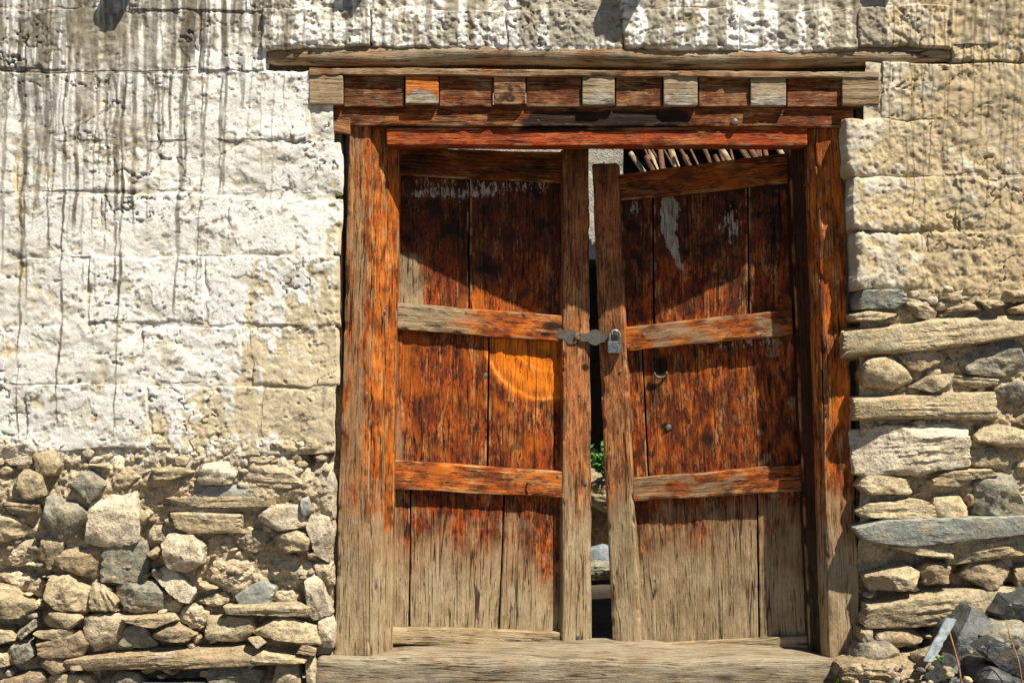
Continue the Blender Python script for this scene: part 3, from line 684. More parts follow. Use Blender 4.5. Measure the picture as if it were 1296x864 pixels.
# --- mud mortar between the stones
def mortar(u0, u1, v0, v1, base, step=0.0052):
    a = P(u0, v0); d = P(u1, v1)
    nx = int((d.x-a.x)/step); nz = int((a.z-d.z)/step)
    X, Z = np.meshgrid(np.linspace(a.x, d.x, nx), np.linspace(d.z, a.z, nz)); X = X.ravel(); Z = Z.ravel()
    big = fbm(X*7, 31.3, Z*9, 4); med = fbm(X*30, 33.3, Z*34, 4); fin = fbm(X*95, 35.3, Z*95, 2)
    u, v = px_of(X, np.zeros_like(X), Z)
    low = ss(620, 760, v)*0.045 + 0.09*np.exp(-((u-405)/26)**2 - ((v-580)/13)**2) + 0.05*np.exp(-((v-852)/10)**2)*ss(90, 150, u)*(1-ss(380, 420, u))
    bil = 0.25-np.abs(fbm(X*26, 71.3, Z*28, 3, 0.6))
    Y = WY + base - 0.034*big - 0.012*med - 0.030*bil - 0.006*fin + low
    c = np.tile(np.array([[0.50, 0.405, 0.265]]), (len(X), 1))*(1 + 0.25*med[:, None])
    c = mixc(c, (0.26, 0.21, 0.14), ss(0.1, 0.5, fbm(X*5, 41.3, Z*5, 3))*0.6)
    c = mixc(c, (0.70, 0.66, 0.57), (1-ss(560, 610, v + 30*big))*np.where(u < 600, 0.8, 0))
    o = mesh_obj('mortar', np.stack([X, Y, Z], 1), grid(nx, nz), M_mortar, wall, col=c)
    o['kind'] = 'stuff'
mortar(-330, 421, 556, 905, 0.013)
mortar(1088, 1560, 362, 905, 0.022)

# --- pebbles pressed into the mortar, and the stones beyond the picture's edges
def scatter(name, n, ubox, vbox, smin, smax, proud, seed, tones=('tan', 'grey', 'mud', 'pale', 'brown')):
    r = random.Random(seed); Vs = []; Fs = []; Cs = []; off = 0
    for i in range(n):
        u = r.uniform(*ubox); v = r.uniform(*vbox); a = r.uniform(smin, smax); bb = a*r.uniform(0.35, 0.8)
        rot = r.uniform(-0.4, 0.4); nn = r.randint(4, 7); poly = []
        for k_ in range(nn):
            th = 2*math.pi*k_/nn + r.uniform(-0.3, 0.3); ex, ey = a*math.cos(th), bb*math.sin(th)
            poly.append((u + ex*math.cos(rot) - ey*math.sin(rot), v + ex*math.sin(rot) + ey*math.cos(rot)))
        W, F, col = stone_geo(to_m(poly, 0, 0, 1), WY - r.uniform(*proud), 0.07, r.choice(list(tones)), r.choice(['block', 'block', 'slab']), seed=r.random())
        Vs.append(W); Cs.append(col); Fs += [tuple(x+off for x in f) for f in F]; off += len(W)
    o = mesh_obj(name, np.concatenate(Vs), Fs, M_stone, wall, col=np.concatenate(Cs)); o['kind'] = 'stuff'
scatter('pebbles', 230, (0, 415), (560, 860), 2.5, 8.5, (-0.012, 0.006), 8)
scatter('pebbles', 90, (1095, 1296), (372, 800), 3, 9.5, (-0.016, 0.002), 9)
scatter('plaster_crumbs', 70, (0, 405), (560, 596), 4, 13, (-0.006, 0.012), 19, ['pale', 'mud', 'pale', 'tan'])
scatter('plaster_crumbs', 34, (1095, 1296), (366, 388), 4, 12, (-0.006, 0.014), 29, ['pale', 'mud', 'tan'])
scatter('outer_stones', 40, (-300, -25), (585, 890), 24, 48, (0.0, 0.03), 10)
scatter('outer_stones', 44, (1325, 1540), (385, 890), 24, 48, (0.0, 0.03), 12)

# ================================================================== WOODWORK
def spaced(L, r, step):
    n = max(2, int(round((L-2*r)/step)))
    a = [0, 0.3*r, 0.65*r]; mid = list(np.linspace(r, L-r, n+1)); e = [L-0.65*r, L-0.3*r, L]
    return np.array(a+mid+e)
def beam(name, parent, quad, depth, mat, grain='u', r=0.008, step=0.008, rough=0.0016, wav=0.003, chip=0.004, maskfn=None, seed=None, dvec=None):
    """timber whose front face is the quad TL,TR,BR,BL; runs back by depth"""
    s = random.Random(seed if seed is not None else name + str(quad[0])).uniform(0, 60)
    TL, TR, BR, BL = [np.array(tuple(q)) for q in quad]
    W = (np.linalg.norm(TR-TL) + np.linalg.norm(BR-BL))/2; H = (np.linalg.norm(TL-BL) + np.linalg.norm(TR-BR))/2; T = depth
    r = min(r, W*0.45, H*0.45, T*0.45)
    us, vs, ts = spaced(W, r, step), spaced(H, r, step), spaced(T, r, max(step*2, 0.012))
    idx = {}; pts = []; F = []
    def vid(i, j, k):
        key = (i, j, k)
        if key not in idx: idx[key] = len(pts); pts.append((us[i], vs[j], ts[k]))
        return idx[key]
    nu, nv, n3 = len(us), len(vs), len(ts)
    for j in range(nv-1):
        for i in range(nu-1):
            F.append((vid(i,j,0), vid(i+1,j,0), vid(i+1,j+1,0), vid(i,j+1,0)))
    for k in range(n3-1):
        for i in range(nu-1):
            F.append((vid(i,0,k), vid(i,0,k+1), vid(i+1,0,k+1), vid(i+1,0,k)))
            F.append((vid(i,nv-1,k), vid(i+1,nv-1,k), vid(i+1,nv-1,k+1), vid(i,nv-1,k+1)))
        for j in range(nv-1):
            F.append((vid(0,j,k), vid(0,j+1,k), vid(0,j+1,k+1), vid(0,j,k+1)))
            F.append((vid(nu-1,j,k), vid(nu-1,j,k+1), vid(nu-1,j+1,k+1), vid(nu-1,j+1,k)))
    F.append(tuple(vid(i, j, n3-1) for i, j in ([(a, 0) for a in range(nu)] + [(nu-1, b) for b in range(1, nv)] + [(a, nv-1) for a in range(nu-2, -1, -1)] + [(0, b) for b in range(nv-2, 0, -1)]))[::-1])
    p = np.array(pts)
    dims = np.array([W, H, T])
    inner = np.clip(p, r, dims-r); dv = p-inner; ln = np.linalg.norm(dv, axis=1)
    q = np.where(ln[:, None] > 1e-9, inner + dv/np.maximum(ln, 1e-9)[:, None]*r, p)
    al, ac = (0, 1) if grain == 'u' else (1, 0)
    A, B = p[:, al], p[:, ac]
    LB = dims[ac]
    # uneven edges along the length, hollows along the grain, chipped arrises
    off = np.zeros_like(q)
    lowB = np.interp(B/LB, [0, 1], [1, 0]); 
    off[:, ac] += lowB*wav*fbm(A*4+s, 0.3, 1.7, 3)*1.6 + (1-lowB)*wav*fbm(A*4+s, 5.3, 8.7, 3)*1.6
    front = p[:, 2] < 1e-6
    gr = fbm(A*5+s, B*55, p[:, 2]*20, 4)
    off[:, 2] += np.where(front, -rough*gr*2.0 - wav*0.5*fbm(A*3+s, B*4, 3.3, 2), 0)
    eB = np.minimum(B, LB-B); eT = p[:, 2]
    ch = ss(0.12, 0.42, fbm(A*11+s, np.where(B < LB/2, 2.0, 9.0), 0.7, 3)) * (1-ss(0, 0.016, eB)) * (1-ss(0, 0.02, eT))
    off[:, 2] += ch*chip*1.5
    off[:, ac] += np.where(B < LB/2, 1, -1)*ch*chip
    q = q + off
    u, v, tt = q[:, 0]/W, q[:, 1]/H, q[:, 2]
    dvec = np.array([0, 1.0, 0]) if dvec is None else np.array(tuple(dvec))
    # v runs from top to bottom
    X = ((1-u)*(1-v))[:, None]*TL + (u*(1-v))[:, None]*TR + (u*v)[:, None]*BR + ((1-u)*v)[:, None]*BL + tt[:, None]*dvec
    g = np.stack([A+s, B+s*0.37, p[:, 2]], 1)
    pu, pv = px_of(X[:, 0], X[:, 1], X[:, 2])
    mk = np.zeros((len(X), 4))
    if maskfn is not None:
        out = maskfn(pu, pv, u, v)
        for i, o_ in enumerate(out): mk[:, i] = o_
    # chipped arrises show raw wood
    wear = (1-ss(0.002, 0.013, eB))*(1-ss(0, 0.012, eT))*ss(-0.25, 0.2, fbm(A*14+s, np.where(B < LB/2, 3.0, 11.0), 2.7, 3))
    mk[:, 0] = np.maximum(mk[:, 0], np.maximum(0.4*ch, 0.62*wear))
    mk[:, 3] = mk[:, 3]*(1-0.7*wear)
    return mesh_obj(name, X, F, mat, parent, g=g, mask=mk)
def Q(pts, y): return [P(a, b, y) for a, b in pts]
def N2(pu, pv, s, k): return fbm(pu/s, pv/s, k, 4)

# ---- door frame: posts, jambs, lintel beams, cornice, threshold
frame = empty('door_frame', tuple(P(735, 880, 0.1)), 'tapering wooden door frame with worn red orange posts, lintel and threshold', 'door frame')
def m_post(pu, pv, u, v):
    n = N2(pu, pv, 40, 2.2)
    left = pu < 700
    grey = np.where(left, (0.42+0.45*N2(pu*2, pv*0.5, 30, 11.2))*(1-ss(452, 472, pu + 18*n - (300-pv)*0.03*0)) , 0.1)
    grey = np.maximum(grey, ss(520, 780, pv + 90*n)*0.97)
    dark = 0.25*ss(0.1, 0.5, N2(pu, pv, 22, 9.1))
    pol = np.where(left, 0.55*ss(458, 474, pu)*(1-ss(520, 640, pv)), 0.40*(1-ss(480, 600, pv)))*ss(-0.15, 0.3, n)
    grey = np.maximum(grey, np.where(left, 0.25+0.3*n, 0.15+0.35*n))
    return grey, pol, 0*n, dark
beam('post', frame, Q([(443,155),(470,155),(467,831),(423,831)], 0.020), 0.16, M_wood, 'v', 0.007, 0.007, 0.0022, 0.004, 0.005, m_post, 1)
# inner bevel of the left post, turned towards the sun
qa = [P(470,157,0.026), P(488,157,0.060), P(485,829,0.060), P(467,831,0.026)]
beam('post_bevel', frame, qa, 0.10, M_wood, 'v', 0.006, 0.007, 0.002, 0.003, 0.004, m_post, 2)
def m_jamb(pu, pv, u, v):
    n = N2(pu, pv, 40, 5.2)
    return ss(600, 760, pv+60*n)*0.8, 0.25*ss(-0.2, 0.3, n)*(1-ss(560, 700, pv)), 0*n, np.where(pu > 800, 0.85, 0.25*ss(0.2, 0.5, N2(pu, pv, 20, 1.3)))  # right jamb darkened all over, standing in for the post's shade
beam('jamb', frame, [P(488,184,0.070), P(506,184,0.112), P(496,824,0.112), P(484,826,0.070)], 0.07, M_wood, 'v', 0.005, 0.008, 0.002, 0.003, 0.003, m_jamb, 3)
beam('post', frame, Q([(1033,160),(1064,160),(1091,836),(1050,834)], 0.022), 0.16, M_wood, 'v', 0.008, 0.007, 0.0026, 0.005, 0.007, m_post, 4)
beam('post_bevel', frame, [P(1019,164,0.058), P(1033,162,0.026), P(1050,834,0.026), P(1041,832,0.058)], 0.10, M_wood, 'v', 0.006, 0.007, 0.002, 0.003, 0.004, m_post, 5)
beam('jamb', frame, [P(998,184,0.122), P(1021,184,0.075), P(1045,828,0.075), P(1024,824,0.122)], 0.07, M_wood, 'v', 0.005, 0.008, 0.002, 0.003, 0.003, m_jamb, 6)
def m_sill(pu, pv, u, v):
    n = N2(pu, pv, 50, 3.7)
    return 0.97 + 0*n, 0*n, 0*n, 0.30*ss(0.0, 0.4, N2(pu*0.5, pv, 22, 6.6)) + 0.30*ss(0.15, 0.5, v + 0.3*n)  # random grime, then the front face darkened as painted shade
beam('threshold', frame, [P(400,833,-0.025), P(1070,836,-0.025), P(1068,890,-0.03), P(392,890,-0.03)], 0.34, M_sill, 'u', 0.022, 0.010, 0.004, 0.009, 0.012, m_sill, 7)
def m_soot(pu, pv, u, v):
    n = N2(pu, pv, 36, 1.9)
    soot = ss(0.0, 0.35, 1.0 - np.abs(pu-785)/135 + 0.5*n)*ss(0.12, 0.45, v + 0.25*n) * 1.1
    return 0.22*ss(0.0, 0.4, n)+0.1, 0.22*ss(0.1, 0.4, N2(pu*0.4, pv, 20, 4.9)), 0*n, np.maximum(soot, 0.35*ss(0.0, 0.4, N2(pu*0.5, pv, 22, 8.3)))
beam('lintel_beam', frame, Q([(417,132),(1081,132),(1081,161),(417,159)], 0.000), 0.20, M_lintel, 'u', 0.006, 0.008, 0.002, 0.004, 0.004, m_soot, 8)
def m_red(pu, pv, u, v):
    n = N2(pu, pv, 30, 2.9)
    soot = ss(0.0, 0.4, 1.0 - np.abs(pu-720)/90 + 0.6*n)*(1-ss(0.15, 0.45, v))
    return 0*n, 0.16*ss(0.1, 0.4, n), 0*n, soot*0.9
beam('lintel_beam', frame, Q([(489,162),(1022,160),(1022,184),(489,184)], 0.012), 0.10, M_redbeam, 'u', 0.005, 0.008, 0.0014, 0.002, 0.002, m_red, 9)
# pale end of the beam under the cornice
beam('beam_stub', frame, Q([(419,146),(443,150),(443,170),(422,166)], -0.004), 0.02, M_log, 'u', 0.004, 0.006, 0.0015, 0.002, 0.002, lambda a, b, u, v: (0.35+0*a, 0.2+0*a, 0*a, 0*a), 10)
# cornice: thin cover board, projecting block ends, spacer boards
def m_board(pu, pv, u, v):
    n = N2(pu, pv, 30, 7.7); return 0.45+0.4*n + 0.3*ss(950, 1050, pu), 0.1*ss(0, 0.4, n), 0*n, 0.3*ss(0.1, 0.5, N2(pu, pv, 14, 2.2))
beam('cover_board', frame, Q([(391,86),(1113,91),(1113,98),(391,95)], -0.035), 0.16, M_log, 'u', 0.003, 0.009, 0.0015, 0.004, 0.004, m_board, 11)
blocks = [(391,434,132,0), (513,555,131,1), (625,665,132,2), (737,778,133,3), (840,883,134,4), (950,995,134,5), (1066,1113,133,6)]
def m_block(kind):
    def f(pu, pv, u, v):
        n = N2(pu, pv, 12, 3.1+kind)
        arch = ss(0.40, 0.62, v - 0.5*(u-0.5)**2*2 + 0.18*n)         # worn, whitewash splashed lower part
        if kind in (3, 4, 5): return 0.75+0*n, 0.35*(1-arch), 0.75*arch, 0.0*n
        if kind == 2: return 0.35+0*n, 0.3*ss(0, 0.3, n), 0*n, 0.75*ss(0.2, 0.4, v)*ss(-0.2, 0.1, n)
        if kind in (0, 6): return 0.65+0.2*n, 0.15*ss(0, 0.3, n), 0*n, (0.3 if kind == 6 else 0.05)+0*n
        return 0.8*arch, 0.4*(1-arch), 0.6*arch, 0*n
    return f
for (a, b_, bot, k_) in blocks:
    pr = -0.030 if k_ in (0, 6) else -0.026
    beam('block_end', frame, Q([(a, 95 + k_*0.4),(b_, 95 + k_*0.4),(b_, bot),(a, bot)], pr), 0.12, M_log if k_ != 1 else M_log, 'u', 0.004, 0.005, 0.0015, 0.0016, 0.003, m_block(k_), 20+k_)
for i in range(6):
    a, b_ = blocks[i][1]+1.5, blocks[i+1][0]-1.5
    dk = [0.45, 0.12, 0.35, 0.42, 0.1, 0.3][i]
    beam('spacer_board', frame, Q([(a, 96.5),(b_, 96.5),(b_, 135),(a, 135)], -0.013), 0.06, M_lintel, 'u', 0.003, 0.008, 0.0016, 0.0015, 0.002,
         lambda pu, pv, u, v, dk=dk: (0.28+0.3*N2(pu, pv, 20, 5.5), 0*pu, 0.22*ss(0.1, 0.4, N2(pu, pv, 14, 9.5)), dk*ss(-0.3, 0.3, N2(pu, pv, 24, 2.7))), 30+i)
# nail heads on the lintel
def nail(parent, px_, py_, y, rpx=4):
    p = P(px_, py_, y); rr = rpx*S
    V0, F = ICO3
    V = V0[:, :]*np.array([rr, rr*0.45, rr]) * (1+0.08*fbm(V0[:, 0]*2+px_, V0[:, 1]*2, V0[:, 2]*2, 2))[:, None] + np.array(tuple(p))
    mesh_obj('nail', V, F, M_iron, parent)
nail(frame, 930, 155, -0.004, 5); nail(frame, 486, 395, 0.062, 3.2)

# ---- round log above the cornice
n_ = 60
pts = []; rad = []
for i in range(n_):
    f = i/(n_-1); u = 335 + f*(1204-335)
    v = np.interp(u, [335, 380, 560, 760, 960, 1204], [75, 71, 69, 71, 75, 69]) + 1.5*math.sin(u/60)
    pts.append(P(u, v, 0.008)); rad.append(S*np.interp(u, [335, 350, 400, 700, 1000, 1160, 1204], [6, 10, 13.5, 15, 14, 11, 7]))
V, F, G = tube(pts, rad, 28, 0.22, 3.3)
pu, pv = px_of(V[:, 0], V[:, 1], V[:, 2])
mk = np.stack([0.74 + 0.8*N2(pu, pv, 60, 4.4), 0.12*ss(0.1, 0.4, N2(pu, pv, 40, 8.4)), 0*pu, 0.5*ss(0.1, 0.35, N2(pu*0.4, pv, 14, 2.1))], 1)
tag(mesh_obj('log', V, F, M_log, None, g=G, mask=mk), 'long weathered round log laid in the plaster above the door lintel', 'log')

# ---- the two door leaves, both sagging inwards at the middle
class Plane:
    """vertical plane y = a + b*x through two (pixel x, depth) pairs"""
    def __init__(s, u0, y0, u1, y1):
        x0, x1 = P(u0, 0, y0).x, P(u1, 0, y1).x
        s.b = (y1-y0)/(x1-x0); s.a = y0 - s.b*x0
        nv = Vector((s.b, -1, 0)).normalized(); s.back = -nv      # pointing into the courtyard
    def at(s, px_, py_, off=0.0):
        a = s.a + off*math.sqrt(1+s.b*s.b); k = (px_-648)*S/D
        X = k*(D+a)/(1-k*s.b); Y = a + s.b*X
        return Vector((X, Y, CZ + (432-py_)*S*(D+Y)/D))
    def quad(s, pts, off=0.0): return [s.at(a, b, off) for a, b in pts]
LP = Plane(498, 0.138, 748, 0.288)
RP = Plane(1022, 0.138, 748, 0.292)

leafL = empty('door_leaf', tuple(LP.at(500, 818, 0.02)), 'left door leaf with a bright orange half-moon wear mark beside the hasp', 'door', 'pair of panelled door leaves')
leafR = empty('door_leaf', tuple(RP.at(1020, 818, 0.02)), 'right door leaf with leaning stile, white paint flakes and tilted rails', 'door', 'pair of panelled door leaves')
def m_leafL(pu, pv, u, v):
    n = N2(pu, pv, 45, 6.1); nf = N2(pu*1.6, pv*0.5, 16, 3.1)
    grey = ss(575, 815, pv + 70*n + 22*nf - 40*ss(640, 700, pu))*0.98
    grey = np.maximum(grey, 0.75*(1-ss(525, 545, pu+10*nf))*ss(310, 330, pv)*(1-ss(395, 400, pv)))
    grey = np.maximum(grey, 0.5*(1-ss(500, 525, pu+12*n))*ss(420, 560, pv))
    grey = np.where(pv < 300, 0, grey)
    # half-moon rubbed by the swinging hasp
    d = np.hypot(pu-692, (pv-430)*1.04) + 4*nf + 3*N2(pu, pv, 14, 1.2)
    disc = (1-ss(76, 82, d))*ss(425, 430, pv)
    rim = np.exp(-((d-77)/4.5)**2)*ss(435, 450, pv)*np.clip(0.95+0.25*nf+0.15*n, 0, 1); rim2 = np.exp(-((d-40)/6.0)**2)*np.clip(0.88+0.25*nf, 0, 0.95)
    right = 1-ss(712, 742, pu)
    pol = disc*np.clip(0.62+0.35*nf+0.2*n+0.16*np.sin(d/4.2), 0.25, 0.8)*np.where(pu > 711, 0.35*right, 1)
    pol = np.maximum(pol, 0.28*ss(0.0, 0.4, n)*ss(330, 380, pv)*(1-ss(540, 640, pv)))
    grey = np.where(disc > 0.5, 0.0, grey); pol = np.maximum(pol, np.maximum(rim, 0.93*rim2*disc)*np.where(pu > 711, 0.9*right, 1))
    flake = (np.exp(-((pv-236-12*n)/15.0)**2)*np.clip(0.42+0.5*nf, 0, 0.7)*ss(515, 530, pu)*(1-ss(690, 705, pu)) + np.exp(-((pv-246)/5.0)**2)*0.35*(1-ss(600, 640, pu)))*(pv < 330)
    dark = 0.60*(1-ss(270, 420, pv + 60*n)) + 0.40*ss(0.1, 0.45, N2(pu, pv, 30, 7.3))*(1-ss(600, 700, pv))  # upper boards darkened to deepen the lintel's shadow, plus patchy grime
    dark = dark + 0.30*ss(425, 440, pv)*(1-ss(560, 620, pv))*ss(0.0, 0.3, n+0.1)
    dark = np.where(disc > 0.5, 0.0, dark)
    grey = np.maximum(grey, 0.22*(pv > 430)*ss(0.0, 0.35, nf)*(1-disc))
    return grey, pol, flake, dark
def m_leafR(pu, pv, u, v):
    n = N2(pu, pv, 45, 2.6); nf = N2(pu*1.6, pv*0.5, 16, 8.1)
    grey = ss(570, 790, pv + 80*n + 22*nf)*0.98
    grey = np.maximum(grey, 0.55*ss(0.05, 0.4, N2(pu, pv, 30, 4.2))*ss(890, 960, pu)*ss(300, 480, pv))
    path = np.interp(pv, [245, 262, 290, 320, 342], [848, 846, 845, 853, 860]); wd = np.interp(pv, [245, 258, 280, 300, 325, 342], [3, 14, 10, 12, 6, 2])
    fl = (1-ss(0.45, 1.2, np.abs(pu-path+9*nf+6*N2(pu, pv, 12, 3.9))/wd))*ss(243, 250, pv)*(1-ss(338, 345, pv))
    fl2 = np.exp(-((pu-803)/8)**2 - ((pv-262)/12)**2)*0.7
    fl3 = 0.62*np.exp(-((pu-926)/14)**2 - ((pv-285)/26)**2)
    fl4 = 0.5*np.exp(-((pv-452+0.12*(pu-800))/7)**2)*ss(880, 920, pu)*(1-ss(975, 990, pu))
    flake = np.maximum.reduce([fl*1.1, fl2, fl3, fl4])
    hole = np.exp(-((pu-836)/9)**2 - ((pv-462)/13)**2)*1.4
    hole = np.maximum(hole, np.exp(-((pu-842)/10)**2 - ((pv-540)/6)**2))
    hole = np.maximum(hole, 0.9*np.exp(-((pu-895)/13)**2 - ((pv-556)/14)**2))
    dark = np.maximum(hole, 0.52*(1-ss(280, 430, pv + 60*n)) + 0.48*ss(0.05, 0.45, N2(pu, pv, 26, 5.3))*(1-ss(610, 700, pv)))  # holes and grime; top also darkened to deepen the lintel's shadow
    pol = 0.30*ss(0.05, 0.4, nf)*(1-ss(560, 640, pv))*ss(380, 420, pv)
    return grey, pol, flake, dark
RT = dict(r=0.006, step=0.007, rough=0.002, wav=0.003, chip=0.004)
def planks(leaf, pl, tops, bots, mfn, seed, off=0.032):
    """boards of one panel between two lists of (x, y) points, a dark joint between neighbours"""
    for i in range(len(tops)-1):
        a, b_ = tops[i], tops[i+1]; c, d = bots[i], bots[i+1]
        gap = 1.0
        o = off + [0, 0.004, -0.002, 0.003][(i+seed) % 4]
        beam('plank', leaf, pl.quad([(a[0]+gap, a[1]), (b_[0]-gap, b_[1]), (d[0]-gap, d[1]), (c[0]+gap, c[1])], o), 0.02, M_panel, 'v', 0.003, 0.0055, 0.0018, 0.0012, 0.0015, mfn, seed*10+i, pl.back)
def batten(leaf, pl, a, b_):
    beam('batten', leaf, pl.quad([(a[0]-12, a[1]), (a[0]+12, a[1]), (b_[0]+12, b_[1]), (b_[0]-12, b_[1])], 0.058), 0.015, M_panel, 'v', 0.003, 0.05, 0.001, 0.001, 0.001, lambda a, b, u, v: (0*a, 0*a, 0*a, 0.9+0*a), 90, pl.back)  # unseen dark strip added behind a joint to block light from the yard
for a, b_ in [((594,197),(594,404)), ((619,400),(617,606)), ((520,601),(518,812)), ((639,605),(631,812)), ((502,190),(496,812)), ((712,200),(711,815))]: batten(leafL, LP, a, b_)
for a, b_ in [((826,226),(828,428)), ((946,216),(948,414)), ((812,420),(821,620)), ((958,606),(961,818)), ((784,236),(811,818)), ((1001,206),(1030,816))]: batten(leafR, RP, a, b_)
# left leaf
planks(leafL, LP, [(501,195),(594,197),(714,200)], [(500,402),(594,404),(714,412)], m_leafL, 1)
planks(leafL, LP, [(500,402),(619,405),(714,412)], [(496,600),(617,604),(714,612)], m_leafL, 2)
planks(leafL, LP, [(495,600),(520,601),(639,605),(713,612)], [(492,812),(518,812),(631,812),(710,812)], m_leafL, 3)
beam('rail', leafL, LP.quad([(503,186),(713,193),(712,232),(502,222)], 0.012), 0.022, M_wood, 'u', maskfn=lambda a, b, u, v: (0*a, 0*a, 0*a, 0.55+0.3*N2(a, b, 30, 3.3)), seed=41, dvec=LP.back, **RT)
def m_railL(pu, pv, u, v):
    n = N2(pu*0.5, pv, 24, 4.8); tear = np.exp(-((pu-699)/14)**2 - ((pv-413-2*n)/5)**2)*1.5
    tear = np.maximum(tear, np.exp(-((pu-690)/9)**2 - ((pv-423)/4)**2))
    g = np.where(pv < 500, 0.62*(1-ss(540, 640, pu+60*n))+0.15, 0.12) + np.where(pv > 780, 0.9, 0)
    return g, 0.3*ss(0.0, 0.4, n)*(pv < 700), 0*n, np.maximum(tear, 0.25*ss(0.1, 0.5, n))
beam('rail', leafL, LP.quad([(502,383),(712,399),(711,433),(502,416)], 0.0), 0.034, M_wood, 'u', maskfn=m_railL, seed=42, dvec=LP.back, **RT)
beam('rail', leafL, LP.quad([(498,582),(715,597),(714,630),(497,619)], -0.002), 0.036, M_wood, 'u', maskfn=m_railL, seed=43, dvec=LP.back, **RT)
beam('rail', leafL, LP.quad([(494,793),(712,800),(711,821),(493,815)], 0.004), 0.030, M_wood, 'u', maskfn=m_railL, seed=44, dvec=LP.back, **RT)
def m_stile(pu, pv, u, v):
    g, p_, f, d = m_leafL(pu, pv, u, v) if pu.mean() < 750 else m_leafR(pu, pv, u, v)
    n = N2(pu*2, pv*0.4, 25, 6.6)
    g = np.maximum(ss(500, 760, pv + 90*n)*0.98, 0.34)
    knot = np.exp(-((pu-741)/5)**2 - ((pv-465)/5)**2)*1.2
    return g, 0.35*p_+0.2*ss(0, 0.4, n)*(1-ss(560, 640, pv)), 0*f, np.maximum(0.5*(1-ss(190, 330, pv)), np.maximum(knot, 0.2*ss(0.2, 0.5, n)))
beam('stile', leafL, LP.quad([(713,188),(746,187),(750,820),(712,820)], -0.010), 0.052, M_wood, 'v', 0.010, 0.007, 0.002, 0.004, 0.006, m_stile, 45, LP.back)
# right leaf
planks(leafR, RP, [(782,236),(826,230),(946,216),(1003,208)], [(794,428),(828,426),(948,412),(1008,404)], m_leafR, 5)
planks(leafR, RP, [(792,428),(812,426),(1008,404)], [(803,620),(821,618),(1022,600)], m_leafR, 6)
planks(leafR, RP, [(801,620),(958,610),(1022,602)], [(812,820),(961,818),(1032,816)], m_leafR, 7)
def m_railR(pu, pv, u, v):
    n = N2(pu*0.5, pv, 24, 7.8)
    spot = np.exp(-((pu-842)/10)**2 - ((pv-428)/6)**2)
    g = np.where(pv < 300, 0.05, 0.35*ss(-0.1, 0.3, n)+0.18) + np.where(pv > 780, 0.85, 0)
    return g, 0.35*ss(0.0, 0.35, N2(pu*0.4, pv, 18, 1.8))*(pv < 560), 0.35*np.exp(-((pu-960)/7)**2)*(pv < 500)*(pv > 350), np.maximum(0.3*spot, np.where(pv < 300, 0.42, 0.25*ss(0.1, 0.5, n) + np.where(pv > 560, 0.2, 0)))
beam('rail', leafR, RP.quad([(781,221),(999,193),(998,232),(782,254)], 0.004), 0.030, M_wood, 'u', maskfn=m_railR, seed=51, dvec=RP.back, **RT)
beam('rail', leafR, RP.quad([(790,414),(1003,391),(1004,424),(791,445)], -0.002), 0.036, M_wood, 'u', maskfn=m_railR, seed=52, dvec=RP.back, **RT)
beam('rail', leafR, RP.quad([(800,605),(1016,587),(1017,621),(801,635)], -0.002), 0.036, M_wood, 'u', maskfn=m_railR, seed=53, dvec=RP.back, **RT)
beam('rail', leafR, RP.quad([(810,815),(1030,804),(1031,822),(811,823)], 0.006), 0.028, M_wood, 'u', maskfn=m_railR, seed=54, dvec=RP.back, **RT)
beam('stile', leafR, RP.quad([(748,207),(782,206),(811,820),(775,821)], -0.008), 0.052, M_wood, 'v', 0.011, 0.007, 0.002, 0.004, 0.007, m_stile, 55, RP.back)
def part_under(leaf, p):
    """the rail, stile or board that a nail is driven into"""
    best = None
    for ch in leaf.children:
        if ch.name.split('.')[0] not in ('rail', 'stile', 'plank'): continue
        o_ = ROOT(ch); xs_ = [c_[0]+o_.x for c_ in ch.bound_box]; ys_ = [c_[1]+o_.y for c_ in ch.bound_box]; zs_ = [c_[2]+o_.z for c_ in ch.bound_box]
        if min(xs_) <= p.x <= max(xs_) and min(zs_) <= p.z <= max(zs_):
            d_ = abs(min(ys_) - p.y) if 'plank' not in ch.name else 1.0
            if best is None or d_ < best[0]: best = (d_, ch)
    return best[1] if best else leaf
def leaf_nail(leaf, pl, a, b_, off, rpx):
    p = pl.at(a, b_, off); V0, F = ICO3; rr = rpx*S*0.85
    V = V0*np.array([rr, rr*0.28, rr])*(1+0.2*fbm(V0[:, 0]*2+a, V0[:, 1]*2, V0[:, 2]*2, 2))[:, None] + np.array(tuple(p)); mesh_obj('nail', V, F, M_iron, part_under(leaf, p))
for (a, b_, o_, r_) in [(663,398,0.0,3.2),(590,396,0.0,2.4),(613,476,0.032,5),(741,612,-0.011,3),(731,806,-0.011,3.4),(705,603,-0.002,3),(733,500,-0.011,2.2),(500,396,0.0,2.5)]:
    leaf_nail(leafL, LP, a, b_, o_, r_)
for (a, b_, o_, r_) in [(937,378,0.032,3),(846,541,0.032,5),(963,518,0.032,3),(815,424,-0.002,3),(785,470,-0.009,2.6),(800,612,-0.003,2.6)]:
    leaf_nail(leafR, RP, a, b_, o_, r_)
# bent nail sticking out of the lower left rail
p0 = LP.at(667, 611, 0.0); V, F, G = tube([p0, p0+Vector((0.006,-0.014,0.0)), p0+Vector((0.03,-0.024,-0.006))], [0.0035,0.0035,0.003], 8)
mesh_obj('nail', V, F, M_iron, leafL)
# iron ring around the old lock hole
p0 = RP.at(836, 470, 0.028)
ring = [p0 + Vector((0.022*math.cos(a), -0.004, 0.016*math.sin(a)-0.006)) for a in np.linspace(math.pi*0.95, math.pi*2.1, 14)]
V, F, G = tube(ring, 0.0042, 8); mesh_obj('lock_ring', V, F, M_iron, leafR)

